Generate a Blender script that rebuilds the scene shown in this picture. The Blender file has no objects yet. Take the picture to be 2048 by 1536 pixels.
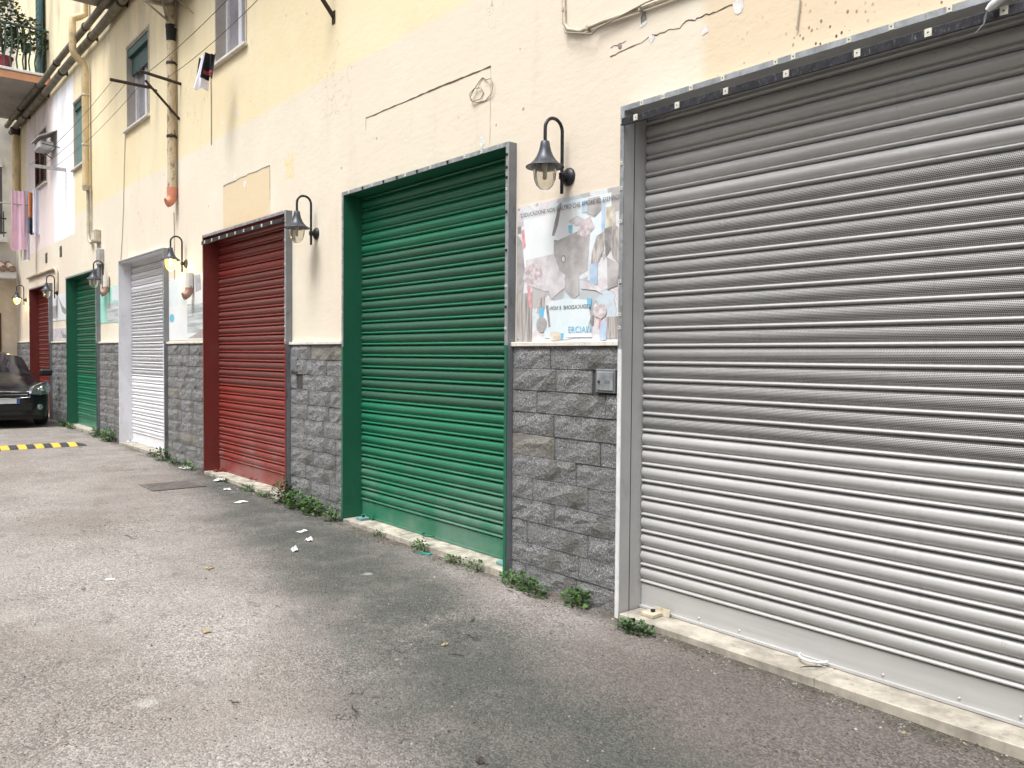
import bpy, math, random
import numpy as np
from mathutils import Matrix, Vector
random.seed(11)
scene = bpy.context.scene
C = scene.collection
rad = math.radians

# ---------------------------------------------------------------- camera
FPX, W, H, EYE = 1656.0, 2048, 1536, 1.6
yaw, pitch, roll = 0.88024, -0.03338, 0.00805
fw = Vector((-math.sin(yaw)*math.cos(pitch), math.cos(yaw)*math.cos(pitch), math.sin(pitch)))
r0 = Vector((math.cos(yaw), math.sin(yaw), 0)); u0 = r0.cross(fw)
rt = r0*math.cos(roll) + u0*math.sin(roll); up = u0*math.cos(roll) - r0*math.sin(roll)
cam = bpy.data.objects.new('camera', bpy.data.cameras.new('camera')); C.objects.link(cam)
cam.matrix_world = Matrix(((rt.x, up.x, -fw.x, 0), (rt.y, up.y, -fw.y, 0), (rt.z, up.z, -fw.z, EYE), (0, 0, 0, 1)))
cam.data.sensor_width = 36; cam.data.lens = FPX/W*36; cam.data.clip_end = 500; cam.data.clip_start = 0.05
scene.camera = cam

# ---------------------------------------------------------------- light
world = bpy.data.worlds.new('World'); scene.world = world; world.use_nodes = True
nt = world.node_tree; nt.nodes.clear()
sky = nt.nodes.new('ShaderNodeTexSky'); sky.sky_type = 'NISHITA'; sky.sun_disc = False
SUN_EL, SUN_AZ = rad(64), rad(-80)          # azimuth of the direction towards the sun, from +X, ccw
sky.sun_elevation = SUN_EL; sky.sun_rotation = rad(90) - SUN_AZ
sky.dust_density = 4.0; sky.air_density = 1.0
hs = nt.nodes.new('ShaderNodeHueSaturation'); hs.inputs['Saturation'].default_value = 0.22
bg = nt.nodes.new('ShaderNodeBackground'); bg.inputs['Strength'].default_value = 0.13
out = nt.nodes.new('ShaderNodeOutputWorld')
nt.links.new(sky.outputs[0], hs.inputs['Color']); nt.links.new(hs.outputs[0], bg.inputs['Color']); nt.links.new(bg.outputs[0], out.inputs[0])
sun = bpy.data.objects.new('sun', bpy.data.lights.new('sun', 'SUN')); C.objects.link(sun)
sun.data.energy = 1.5; sun.data.angle = rad(22); sun.data.color = (1.0, 0.985, 0.955)
sd = Vector((math.cos(SUN_EL)*math.cos(SUN_AZ), math.cos(SUN_EL)*math.sin(SUN_AZ), math.sin(SUN_EL)))
sun.rotation_euler = sd.to_track_quat('Z', 'Y').to_euler(); sun.location = (0, -6, 12)
scene.cycles.max_bounces = 6; scene.cycles.diffuse_bounces = 3; scene.cycles.glossy_bounces = 3; scene.cycles.transmission_bounces = 5
vs = scene.view_settings; vs.view_transform = 'Standard'; vs.look = 'None'; vs.exposure = 1.15; vs.gamma = 1.0

# ---------------------------------------------------------------- helpers
def ray(px, py): return rt*((px-W/2)/FPX) - up*((py-H/2)/FPX) + fw
def onwall(px, py, Y=3.787): d = ray(px, py); t = Y/d.y; return Vector((0, 0, EYE)) + d*t
def zg(x): return 0.0085*(-x-3.5)                       # the lane rises gently away from the camera
def onground(px, py):
    p = Vector((0, 0, 0)); z = 0.0
    for _ in range(8):
        d = ray(px, py); t = (z-EYE)/d.z; p = Vector((0, 0, EYE)) + d*t; z = zg(p.x)
    return p

class MB:
    def __init__(s): s.v = []; s.f = []; s.m = []; s.sm = []; s.mi = 0
    def add(s, vs, fs, smooth=False):
        b = len(s.v); s.v += [tuple(v) for v in vs]
        for f in fs: s.f.append([b+i for i in f]); s.m.append(s.mi); s.sm.append(smooth)
        return s
    def box(s, x0, x1, y0, y1, z0, z1, bev=0.0):
        if bev <= 0:
            vs = [(x, y, z) for z in (z0, z1) for y in (y0, y1) for x in (x0, x1)]
            return s.add(vs, [(0, 2, 3, 1), (4, 5, 7, 6), (0, 1, 5, 4), (2, 6, 7, 3), (0, 4, 6, 2), (1, 3, 7, 5)])
        b = bev; vs = []; idx = {}
        for i, (x, sx) in enumerate(((x0, 1), (x1, -1))):
            for j, (y, sy) in enumerate(((y0, 1), (y1, -1))):
                for k, (z, sz) in enumerate(((z0, 1), (z1, -1))):
                    for a in range(3):
                        p = [x+sx*b, y+sy*b, z+sz*b]; p[a] = (x, y, z)[a]
                        idx[i, j, k, a] = len(vs); vs.append(p)
        fs = []
        for i in (0, 1):
            q = [idx[i, 0, 0, 0], idx[i, 1, 0, 0], idx[i, 1, 1, 0], idx[i, 0, 1, 0]]; fs.append(q if i else q[::-1])
        for j in (0, 1):
            q = [idx[0, j, 0, 1], idx[1, j, 0, 1], idx[1, j, 1, 1], idx[0, j, 1, 1]]; fs.append(q[::-1] if j else q)
        for k in (0, 1):
            q = [idx[0, 0, k, 2], idx[1, 0, k, 2], idx[1, 1, k, 2], idx[0, 1, k, 2]]; fs.append(q if k else q[::-1])
        for a in range(3):
            o = [q for q in range(3) if q != a]
            for p in (0, 1):
                for q in (0, 1):
                    def key(e, ax):
                        c = [0, 0, 0]; c[a] = e; c[o[0]] = p; c[o[1]] = q; return idx[c[0], c[1], c[2], ax]
                    fs.append([key(0, o[0]), key(1, o[0]), key(1, o[1]), key(0, o[1])])
        for i in (0, 1):
            for j in (0, 1):
                for k in (0, 1): fs.append([idx[i, j, k, 0], idx[i, j, k, 1], idx[i, j, k, 2]])
        return s.add(vs, fs)
    def tube(s, pts, r, n=10, cap=True):
        pts = [Vector(p) for p in pts]; rs = r if isinstance(r, (list, tuple)) else [r]*len(pts)
        vs = []; prev = None
        for i, p in enumerate(pts):
            t = (pts[min(i+1, len(pts)-1)] - pts[max(i-1, 0)]).normalized()
            if prev is None:
                a = Vector((0, 0, 1)) if abs(t.z) < 0.9 else Vector((1, 0, 0)); prev = t.cross(a).normalized()
            else: prev = (prev - t*prev.dot(t)).normalized()
            b = t.cross(prev)
            for k in range(n):
                an = 2*math.pi*k/n; vs.append(p + (prev*math.cos(an) + b*math.sin(an))*rs[i])
        fs = [(i*n+k, i*n+(k+1) % n, (i+1)*n+(k+1) % n, (i+1)*n+k) for i in range(len(pts)-1) for k in range(n)]
        s.add(vs, fs, True)
        if cap:
            s.add(vs[:n], [tuple(range(n))[::-1]]); s.add(vs[-n:], [tuple(range(n))])
        return s
    def lathe(s, prof, c, axis='z', n=20, smooth=True):
        vs = []
        for (r, h) in prof:
            for k in range(n):
                a = 2*math.pi*k/n; x, y = r*math.cos(a), r*math.sin(a)
                vs.append((c[0]+x, c[1]+y, c[2]+h) if axis == 'z' else (c[0]+x, c[1]+h, c[2]+y))
        fs = [(i*n+k, i*n+(k+1) % n, (i+1)*n+(k+1) % n, (i+1)*n+k) for i in range(len(prof)-1) for k in range(n)]
        if axis != 'z': fs = [f[::-1] for f in fs]
        return s.add(vs, fs, smooth)
    def mesh(s, name, mats):
        me = bpy.data.meshes.new(name); me.from_pydata(s.v, [], s.f)
        for m in (mats if isinstance(mats, (list, tuple)) else [mats]): me.materials.append(m)
        me.polygons.foreach_set('material_index', s.m); me.polygons.foreach_set('use_smooth', s.sm)
        me.validate(); me.update(); return me
    def obj(s, name, mats, parent=None, **kw): return link(name, s.mesh(name, mats), parent, **kw)

def link(name, data, parent=None, loc=None, kind=None):
    o = bpy.data.objects.new(name, data); C.objects.link(o)
    if parent: o.parent = parent
    if loc: o.location = loc
    if kind: o['kind'] = kind
    return o
def tag(o, label, cat, group=None):
    o['label'] = label; o['category'] = cat
    if group: o['group'] = group
    return o
def thing(name, label, cat, loc=(0, 0, 0), group=None):
    o = bpy.data.objects.new(name, None); C.objects.link(o); o.location = loc; o.empty_display_size = 0.2
    return tag(o, label, cat, group)
def rel(p, root): return Vector(p) - root.location

# ---------------------------------------------------------------- materials
class NT:
    def __init__(s, name, rough=0.6, metal=0.0, spec=0.5):
        s.mat = bpy.data.materials.new(name); s.mat.use_nodes = True; s.t = s.mat.node_tree
        s.b = s.t.nodes['Principled BSDF']; s.b.inputs['Roughness'].default_value = rough
        s.b.inputs['Metallic'].default_value = metal; s.b.inputs['Specular IOR Level'].default_value = spec
        s.tc = None
    def n(s, typ, **kw):
        nd = s.t.nodes.new(typ)
        for k, v in kw.items(): setattr(nd, k, v)
        return nd
    def l(s, a, b): s.t.links.new(a, b)
    def set(s, inp, v):
        if isinstance(v, bpy.types.NodeSocket): s.l(v, inp)
        elif isinstance(v, (tuple, list)) and len(v) == 3 and inp.type == 'RGBA': inp.default_value = (*v, 1)
        else: inp.default_value = v
    def co(s):
        if not s.tc: s.tc = s.n('ShaderNodeTexCoord')
        return s.tc.outputs['Object']
    def mapped(s, sc, loc=(0, 0, 0), v=None):  # scaled copy of the coordinates
        m = s.n('ShaderNodeMapping'); m.inputs['Scale'].default_value = sc; m.inputs['Location'].default_value = loc
        s.l(v or s.co(), m.inputs[0]); return m.outputs[0]
    def noise(s, scale, detail=4, rough=0.55, v=None, out='Fac'):
        n = s.n('ShaderNodeTexNoise'); n.inputs['Scale'].default_value = scale; n.inputs['Detail'].default_value = min(detail, 5)
        n.inputs['Roughness'].default_value = rough; s.l(v or s.co(), n.inputs['Vector']); return n.outputs[out]
    def vor(s, scale, feature='F1', v=None, out='Distance'):
        n = s.n('ShaderNodeTexVoronoi'); n.feature = feature; n.inputs['Scale'].default_value = scale
        s.l(v or s.co(), n.inputs['Vector']); return n.outputs[out]
    def math(s, op, a, b=0.0, c=0.0):
        n = s.n('ShaderNodeMath'); n.operation = op
        for i, x in enumerate((a, b, c)): s.set(n.inputs[i], x)
        return n.outputs[0]
    def ramp(s, f, a, b, lo=0.0, hi=1.0, smooth=True):
        n = s.n('ShaderNodeMapRange'); n.interpolation_type = 'SMOOTHSTEP' if smooth else 'LINEAR'; n.clamp = True if hasattr(n, 'clamp') else True
        s.set(n.inputs[0], f)
        for i, x in enumerate((a, b, lo, hi)): n.inputs[i+1].default_value = x
        return n.outputs[0]
    def mix(s, f, a, b, mode='MIX'):
        n = s.n('ShaderNodeMix'); n.data_type = 'RGBA'; n.blend_type = mode
        s.set(n.inputs[0], f); s.set(n.inputs[6], a); s.set(n.inputs[7], b); return n.outputs[2]
    def sep(s):
        n = s.n('ShaderNodeSeparateXYZ'); s.l(s.co(), n.inputs[0]); return n.outputs
    def rand(s): return s.n('ShaderNodeObjectInfo').outputs['Random']
    def col(s, c): s.set(s.b.inputs['Base Color'], c); return s
    def bump(s, h, strength=0.3, dist=0.01):
        n = s.n('ShaderNodeBump'); n.inputs['Strength'].default_value = strength; n.inputs['Distance'].default_value = dist
        s.l(h, n.inputs['Height']); s.l(n.outputs[0], s.b.inputs['Normal']); return s

def plain(name, c, rough=0.6, metal=0.0, var=0.12, scale=9.0, spec=0.5, dirt=None, bump=0.0):
    m = NT(name, rough, metal, spec)
    f = m.ramp(m.noise(scale, 6, 0.6), 0.25, 0.75)
    d = tuple(x*(1-2*var) for x in c); base = m.mix(f, d, tuple(min(1, x*(1+var)) for x in c))
    if dirt:
        g = m.ramp(m.noise(scale*2.7, 8, 0.68, m.mapped((1, 1, 0.35))), 0.56, 0.72, 0, 0.7); base = m.mix(g, base, dirt)
    m.col(base)
    if bump: m.bump(m.noise(scale*6, 5, 0.6), bump, 0.004)
    return m.mat

def paint(name, c, rough=0.38, perf=False, metal=0.0, dirt=(0.16, 0.14, 0.12)):
    """painted shutter steel; the perforated kind has rows of small dark holes"""
    m = NT(name, rough, metal)
    n1 = m.ramp(m.noise(3.2, 5, 0.6, m.mapped((0.35, 1, 6))), 0.3, 0.7)
    base = m.mix(n1, tuple(x*0.86 for x in c), tuple(min(1, x*1.06) for x in c))
    g = m.ramp(m.noise(26, 7, 0.7), 0.60, 0.80, 0, 0.35); base = m.mix(g, base, dirt)
    spk = m.ramp(m.vor(95), 0.0, 0.13, 0.5, 0); base = m.mix(spk, base, tuple(min(1, x*1.35+0.05) for x in c))
    pos = m.n('ShaderNodeNewGeometry').outputs['Position']
    ps = m.n('ShaderNodeSeparateXYZ'); m.l(pos, ps.inputs[0])
    dn = m.math('MULTIPLY', m.ramp(ps.outputs[2], 1.0, 0.12), m.ramp(m.noise(2.2, 7, 0.65, pos), 0.34, 0.66))
    grey = tuple(0.55*x+0.16 for x in c)
    base = m.mix(m.math('MULTIPLY', dn, 0.6), base, grey)
    run = m.ramp(m.noise(3.0, 6, 0.7, m.mapped((5, 1, 0.25), (2, 0, 3), pos)), 0.60, 0.74, 0, 0.30); base = m.mix(run, base, tuple(x*0.5+0.03 for x in c))
    scr = m.math('LESS_THAN', m.math('ABSOLUTE', m.math('SUBTRACT', m.noise(2.7, 3, 0.5, m.mapped((1, 1, 0.5), (7, 1, 4), pos)), 0.5)), 0.0007)
    base = m.mix(m.math('MULTIPLY', m.math('MULTIPLY', scr, m.math('GREATER_THAN', m.noise(1.4, 2, 0.5, pos), 0.56)), 0.7), base, tuple(x*0.35+0.05 for x in c))
    if perf:
        x, y, z = m.sep()
        P = 0.0075; row = m.math('FLOOR', m.math('DIVIDE', z, P))
        fx = m.math('SUBTRACT', m.math('FRACT', m.math('ADD', m.math('DIVIDE', x, P), m.math('MULTIPLY', row, 0.5))), 0.5)
        fz = m.math('SUBTRACT', m.math('FRACT', m.math('DIVIDE', z, P)), 0.5)
        d2 = m.math('ADD', m.math('MULTIPLY', fx, fx), m.math('MULTIPLY', fz, fz))
        hole = m.math('LESS_THAN', d2, 0.15)
        band = m.math('MULTIPLY', m.math('GREATER_THAN', z, 0.030), m.math('LESS_THAN', z, 0.097))
        k = m.math('MULTIPLY', hole, band)
        base = m.mix(k, base, (0.045, 0.043, 0.04))
        m.l(m.ramp(k, 0, 1, rough, 0.9), m.b.inputs['Roughness'])
    m.col(base); m.bump(m.noise(34, 4, 0.6), 0.06, 0.002)
    return m.mat

def make_plaster():
    m = NT('plaster', 0.85, 0, 0.25)
    x, y, z = m.sep()
    wob = m.math('MULTIPLY', m.math('SUBTRACT', m.noise(1.6, 5, 0.6), 0.5), 0.10)
    zz = m.math('ADD', z, wob); xx = m.math('ADD', x, wob)
    def rect(x0, x1, z0, z1, s=0.02):
        a = m.math('MULTIPLY', m.ramp(xx, x0-s, x0+s), m.ramp(xx, x1-s, x1+s, 1, 0))
        b = m.math('MULTIPLY', m.ramp(zz, z0-s, z0+s), m.ramp(zz, z1-s, z1+s, 1, 0))
        return m.math('MULTIPLY', a, b)
    cream = m.mix(m.ramp(m.noise(0.9, 6, 0.6), 0.35, 0.68), (0.725, 0.655, 0.535), (0.765, 0.71, 0.60))
    cream = m.mix(m.ramp(m.noise(0.45, 3, 0.5, m.mapped((1, 1, 1), (9, 2, 5))), 0.42, 0.62), cream, (0.735, 0.65, 0.54))
    yellow = m.mix(m.ramp(m.noise(0.8, 6, 0.65), 0.35, 0.7), (0.77, 0.655, 0.43), (0.80, 0.70, 0.49))
    c = m.mix(m.ramp(zz, 4.25, 4.33), cream, yellow)
    c = m.mix(m.math('MULTIPLY', rect(-10.2, -8.8, 3.12, 3.68), m.ramp(m.noise(2.8, 6, 0.65), 0.25, 0.45, 0.45, 0.95)), c, (0.70, 0.575, 0.385))
    c = m.mix(m.math('MULTIPLY', rect(-8.42, -8.2, 3.45, 3.70), m.ramp(m.noise(14, 5), 0.42, 0.55)), c, (0.80, 0.63, 0.36))
    c = m.mix(m.math('MULTIPLY', rect(-2.93, 2.0, 2.8, 3.9, 0.05), 0.8), c, (0.70, 0.57, 0.40))
    c = m.mix(rect(-20.10, -18.13, 3.95, 7.05), c, (0.84, 0.84, 0.88))
    c = m.mix(rect(-23.2, -20.06, 3.95, 7.1), c, (0.80, 0.70, 0.69))
    # streaks and grime; towards the gutter its shade is painted in too
    st = m.ramp(m.noise(2.4, 7, 0.62, m.mapped((1.6, 1, 0.22))), 0.54, 0.80, 0, 0.24)
    c = m.mix(st, c, (0.50, 0.41, 0.29))
    up = m.math('MULTIPLY', m.ramp(z, 5.2, 7.4), m.ramp(m.noise(1.3, 6, 0.65, m.mapped((1, 1, 0.3), (3, 0, 1))), 0.42, 0.66, 0, 0.55))
    c = m.mix(up, c, (0.34, 0.30, 0.23))
    # mould specks above the widest shutter, nail holes elsewhere
    near = m.math('MULTIPLY', m.math('MULTIPLY', m.ramp(x, -3.2, -2.1), m.ramp(z, 3.55, 3.12)), m.ramp(m.noise(4.0, 4), 0.46, 0.56))
    sp = m.math('MULTIPLY', m.math('LESS_THAN', m.vor(34, v=m.mapped((1, 1, 0.7))), 0.23), near)
    c = m.mix(sp, c, (0.10, 0.07, 0.045))
    h2 = m.math('LESS_THAN', m.vor(2.6), 0.035)
    c = m.mix(m.math('MULTIPLY', h2, 0.6), c, (0.22, 0.17, 0.12))
    hair = m.math('MULTIPLY', m.math('LESS_THAN', m.math('ABSOLUTE', m.math('SUBTRACT', m.noise(1.15, 7, 0.62, m.mapped((1, 1, 1), (6, 2, 9))), 0.5)), 0.0016), m.math('GREATER_THAN', m.noise(0.55, 2, 0.5, m.mapped((1, 1, 1), (2, 5, 1))), 0.54))
    c = m.mix(m.math('MULTIPLY', hair, 0.55), c, (0.30, 0.22, 0.15))
    fl = m.math('MULTIPLY', m.ramp(m.noise(3.1, 8, 0.7, m.mapped((1, 1, 1), (4, 7, 3))), 0.705, 0.72), 0.8)
    c = m.mix(fl, c, (0.86, 0.84, 0.80))
    m.col(c)
    hgt = m.math('ADD', m.math('MULTIPLY', m.noise(2.0, 3), 1.5), m.math('ADD', m.math('MULTIPLY', m.noise(60, 5, 0.6), 0.18), m.math('MULTIPLY', fl, -0.5)))
    m.bump(m.math('ADD', hgt, m.math('MULTIPLY', m.noise(9, 5, 0.6, m.mapped((1, 1, 2.2))), 0.45)), 0.34, 0.014)
    return m.mat

def make_stone():
    m = NT('granite', 0.8, 0, 0.35)
    rnd = m.rand()
    big = m.noise(6, 8, 0.72)
    c = m.mix(m.ramp(big, 0.3, 0.72), (0.10, 0.103, 0.11), (0.31, 0.314, 0.32))
    sp = m.ramp(m.noise(85, 5, 0.8), 0.50, 0.60)
    c = m.mix(m.math('MULTIPLY', sp, 0.8), c, (0.56, 0.56, 0.57))
    dk = m.ramp(m.noise(95, 3, 0.75, m.mapped((1, 1, 1), (5, 5, 5))), 0.51, 0.62)
    c = m.mix(m.math('MULTIPLY', dk, 0.7), c, (0.035, 0.036, 0.04))
    c = m.mix(m.math('MULTIPLY', m.ramp(rnd, 0, 1), 0.45), c, (0.20, 0.20, 0.20))
    c = m.mix(m.math('MULTIPLY', m.math('GREATER_THAN', rnd, 0.93), 0.45), c, (0.30, 0.27, 0.22))
    x, y, z = m.sep()
    low = m.math('MULTIPLY', m.ramp(m.noise(3.5, 5), 0.5, 0.66), m.ramp(z, 0.75, 0.15))
    c = m.mix(m.math('MULTIPLY', low, 0.5), c, (0.11, 0.11, 0.085))
    vein = m.ramp(m.math('ABSOLUTE', m.math('SUBTRACT', m.noise(2.3, 6, 0.6, m.mapped((1, 1, 1.6), (2, 0, 8))), 0.5)), 0.0, 0.006, 1, 0)
    c = m.mix(m.math('MULTIPLY', vein, 0.4), c, (0.55, 0.55, 0.56))
    m.col(c)
    m.bump(m.math('ADD', m.noise(38, 8, 0.72), m.math('MULTIPLY', m.noise(120, 4, 0.7), 0.35)), 1.0, 0.022)
    return m.mat

def make_asphalt():
    m = NT('asphalt', 0.9, 0, 0.25)
    x, y, z = m.sep()
    b1 = m.noise(0.33, 6, 0.62); b2 = m.noise(1.9, 6, 0.65, m.mapped((1, 1, 1), (7, 3, 0)))
    base = m.mix(m.ramp(b2, 0.3, 0.72), (0.25, 0.227, 0.210), (0.335, 0.310, 0.292))
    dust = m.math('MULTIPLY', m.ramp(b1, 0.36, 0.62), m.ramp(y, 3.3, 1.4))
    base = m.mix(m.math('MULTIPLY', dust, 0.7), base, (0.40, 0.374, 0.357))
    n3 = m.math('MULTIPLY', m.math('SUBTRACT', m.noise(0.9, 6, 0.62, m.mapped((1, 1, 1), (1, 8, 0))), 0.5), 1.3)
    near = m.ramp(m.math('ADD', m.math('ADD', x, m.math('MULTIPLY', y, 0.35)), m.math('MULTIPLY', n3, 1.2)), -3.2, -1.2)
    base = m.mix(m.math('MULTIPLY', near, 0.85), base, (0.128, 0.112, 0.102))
    warm = m.ramp(m.noise(0.75, 3, 0.5, m.mapped((1, 1, 1), (4, 4, 2))), 0.46, 0.64, 0, 0.35)
    base = m.mix(warm, base, (0.19, 0.158, 0.138))
    # an older strip of darker greenish tar runs obliquely down the lane
    dline = m.math('ADD', m.math('ADD', m.math('MULTIPLY', x, 0.22), y), m.math('MULTIPLY', n3, 0.7))
    t = m.math('MULTIPLY', m.ramp(dline, 0.75, 1.55), m.ramp(dline, 2.65, 1.95))
    base = m.mix(m.math('MULTIPLY', t, m.ramp(m.noise(2.6, 6, 0.65), 0.25, 0.6, 0.55, 0.95)), base, (0.088, 0.093, 0.086))
    tarm = m.ramp(m.noise(3.7, 7, 0.68, m.mapped((1, 1.5, 1), (8, 1, 2))), 0.58, 0.74, 0, 0.5)
    base = m.mix(tarm, base, (0.095, 0.09, 0.085))
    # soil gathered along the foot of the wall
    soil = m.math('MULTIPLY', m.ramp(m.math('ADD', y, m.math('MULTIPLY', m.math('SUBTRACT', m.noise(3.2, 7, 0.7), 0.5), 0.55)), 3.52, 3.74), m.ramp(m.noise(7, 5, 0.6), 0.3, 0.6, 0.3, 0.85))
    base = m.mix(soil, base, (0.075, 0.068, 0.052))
    # aggregate
    cell = m.n('ShaderNodeTexVoronoi'); cell.inputs['Scale'].default_value = 105; m.l(m.co(), cell.inputs['Vector'])
    cs = m.n('ShaderNodeSeparateColor'); m.l(cell.outputs['Color'], cs.inputs[0])
    k = m.math('ADD', 0.60, m.math('MULTIPLY', m.math('POWER', cs.outputs[0], 1.5), 1.0))
    kk = m.n('ShaderNodeCombineColor')
    for q in range(3): m.l(k, kk.inputs[q])
    base = m.mix(m.ramp(m.noise(1.1, 3), 0.3, 0.7, 0.45, 1.0), base, m.mix(1.0, base, kk.outputs[0], 'MULTIPLY'))
    pit = m.math('LESS_THAN', m.vor(17), 0.11); base = m.mix(m.math('MULTIPLY', pit, 0.8), base, (0.03, 0.028, 0.026))
    pit2 = m.math('LESS_THAN', m.vor(6.1, v=m.mapped((1, 1.4, 1), (2.2, 5.7, 0))), 0.05); base = m.mix(m.math('MULTIPLY', pit2, 0.7), base, (0.03, 0.028, 0.026))
    crk = m.math('MULTIPLY', m.math('LESS_THAN', m.math('ABSOLUTE', m.math('SUBTRACT', m.noise(0.55, 8, 0.64, m.mapped((1, 1, 1), (3, 11, 0))), 0.5)), 0.0012), m.math('GREATER_THAN', m.noise(0.6, 2), 0.5))
    base = m.mix(m.math('MULTIPLY', crk, 0.6), base, (0.04, 0.037, 0.034))
    wht = m.math('LESS_THAN', m.vor(6.5, v=m.mapped((1, 1, 1), (3.3, 9.1, 0))), 0.022); base = m.mix(m.math('MULTIPLY', wht, 0.6), base, (0.55, 0.53, 0.5))
    def spot(cx, cy, r, colr, a):
        dx = m.math('SUBTRACT', x, cx); dy = m.math('SUBTRACT', y, cy)
        d = m.math('SQRT', m.math('ADD', m.math('MULTIPLY', dx, dx), m.math('MULTIPLY', dy, dy)))
        d = m.math('ADD', d, m.math('MULTIPLY', m.math('SUBTRACT', m.noise(16, 6, 0.7), 0.5), r*1.6))
        return m.mix(m.ramp(d, r, r*0.25, 0, a), base, colr)
    for (px, py, r, a) in ((295, 1405, 0.07, 0.6), (30, 1230, 0.20, 0.35), (90, 1255, 0.13, 0.3), (735, 1148, 0.05, 0.6)):
        p = onground(px, py); base = spot(p.x, p.y, r, (0.52, 0.50, 0.47), a)
    m.col(base)
    hgt = m.math('ADD', m.math('MULTIPLY', cell.outputs['Distance'], -1.0), m.math('ADD', m.noise(55, 5, 0.65), m.math('MULTIPLY', m.noise(5, 4), 2.2)))
    m.bump(hgt, 0.9, 0.010)
    return m.mat

M = {}
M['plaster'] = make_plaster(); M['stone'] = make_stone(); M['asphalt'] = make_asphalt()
M['mortar'] = plain('mortar', (0.06, 0.06, 0.06), 0.95)
M['marble'] = plain('marble', (0.42, 0.385, 0.325), 0.6, 0, 0.22, 8, dirt=(0.14, 0.12, 0.095), bump=0.15)
M['marble_dirty'] = plain('marble_worn', (0.44, 0.41, 0.345), 0.8, 0, 0.28, 9, dirt=(0.10, 0.09, 0.07), bump=0.2)
M['ledge'] = plain('ledge_stone', (0.72, 0.69, 0.63), 0.6, 0, 0.10, 7, dirt=(0.42, 0.38, 0.30))
COLS = dict(green=(0.022, 0.178, 0.098), red=(0.245, 0.040, 0.032), white=(0.80, 0.81, 0.85), grey=(0.50, 0.50, 0.495))
for k, c in COLS.items():
    rg = dict(green=0.33, red=0.36, white=0.4, grey=0.34)[k]; mt = 0.12 if k == 'grey' else 0.0
    M[k] = paint('paint_'+k, c, rg, False, mt); M[k+'_perf'] = paint('perforated_'+k, c, rg, True, mt)
    M[k+'_jamb'] = plain('jamb_'+k, tuple(x*(0.9 if k in ('white', 'grey') else 0.7) for x in c), 0.45, 0, 0.06, 3, dirt=tuple(x*0.55+0.03 for x in c))  # red and green jambs get a darkened paint copy with their shade baked in
M['zinc'] = plain('zinc_strip', (0.45, 0.48, 0.51), 0.38, 0.55, 0.18, 14, dirt=(0.22, 0.22, 0.21))
M['frame_grey'] = plain('frame_grey', (0.20, 0.215, 0.235), 0.5, 0.2, 0.10, 4, dirt=(0.06, 0.06, 0.06))
M['frame_white'] = plain('frame_white_paint', (0.72, 0.73, 0.74), 0.5, 0, 0.06, 10, dirt=(0.42, 0.41, 0.38))
M['rail_black'] = plain('rail_black', (0.035, 0.036, 0.045), 0.42, 0.3, 0.3, 30, dirt=(0.25, 0.25, 0.26))
M['clip'] = plain('clip_plastic', (0.66, 0.65, 0.56), 0.5, 0, 0.1, 20)
M['black'] = plain('dark_hole', (0.012, 0.012, 0.012), 0.8, 0, 0.2)
M['iron'] = plain('lamp_iron', (0.030, 0.031, 0.036), 0.42, 0.4, 0.25, 25, dirt=(0.12, 0.12, 0.13), bump=0.1)
M['shade'] = plain('lamp_shade_iron', (0.055, 0.061, 0.078), 0.4, 0.35, 0.2, 18, dirt=(0.17, 0.18, 0.20), bump=0.1)
M['rust'] = plain('rusty_iron', (0.055, 0.036, 0.028), 0.7, 0.3, 0.3, 30, dirt=(0.14, 0.07, 0.04))
M['pipe'] = plain('pipe_cream', (0.60, 0.47, 0.27), 0.6, 0, 0.12, 4, dirt=(0.24, 0.17, 0.10))
def peel():
    m = NT('pipe_peeling', 0.75); c = m.mix(m.ramp(m.noise(3, 5), .3, .7), (0.58, 0.49, 0.35), (0.50, 0.40, 0.26))
    f = m.ramp(m.noise(13, 9, 0.72, m.mapped((1, 1, 0.45))), 0.53, 0.60, 0, 0.75); c = m.mix(f, c, (0.15, 0.105, 0.065)); c = m.mix(m.ramp(m.noise(30, 8, 0.7), .6, .68, 0, .7), c, (0.05, 0.04, 0.03))
    m.col(c); m.bump(f, 0.5, 0.006); return m.mat
M['pipe_old'] = peel()
M['gutter'] = plain('gutter_pipe', (0.20, 0.175, 0.125), 0.65, 0, 0.25, 5, dirt=(0.07, 0.055, 0.04))
M['terracotta'] = plain('orange_pvc', (0.62, 0.24, 0.14), 0.5, 0, 0.1, 12, dirt=(0.30, 0.13, 0.09))
M['terra_dull'] = plain('faded_pvc', (0.34, 0.19, 0.145), 0.6, 0, 0.15, 12, dirt=(0.16, 0.10, 0.08))
M['conduit'] = plain('conduit_beige', (0.50, 0.44, 0.34), 0.55, 0, 0.15, 12, dirt=(0.17, 0.14, 0.10))
M['cable'] = plain('cable_grey', (0.33, 0.29, 0.24), 0.6)
M['crack'] = plain('crack_brown', (0.13, 0.085, 0.055), 0.95, 0, 0.3, 40)
M['white_plaster'] = plain('bare_plaster', (0.78, 0.76, 0.74), 0.9, 0, 0.12, 40, bump=0.6)
M['grey_render'] = plain('grey_render', (0.30, 0.27, 0.24), 0.95, 0, 0.25, 50, bump=0.6)
M['slab_under'] = plain('slab_underside', (0.36, 0.33, 0.29), 0.9, 0, 0.12, 1.5, dirt=(0.22, 0.19, 0.15))
M['orange_fascia'] = plain('orange_fascia', (0.66, 0.33, 0.19), 0.7, 0, 0.1, 3)
M['teal'] = plain('teal_paint', (0.018, 0.085, 0.10), 0.5, 0, 0.2, 6)
M['green_dark'] = plain('dark_green_paint', (0.03, 0.085, 0.075), 0.5, 0, 0.15, 6)
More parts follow.
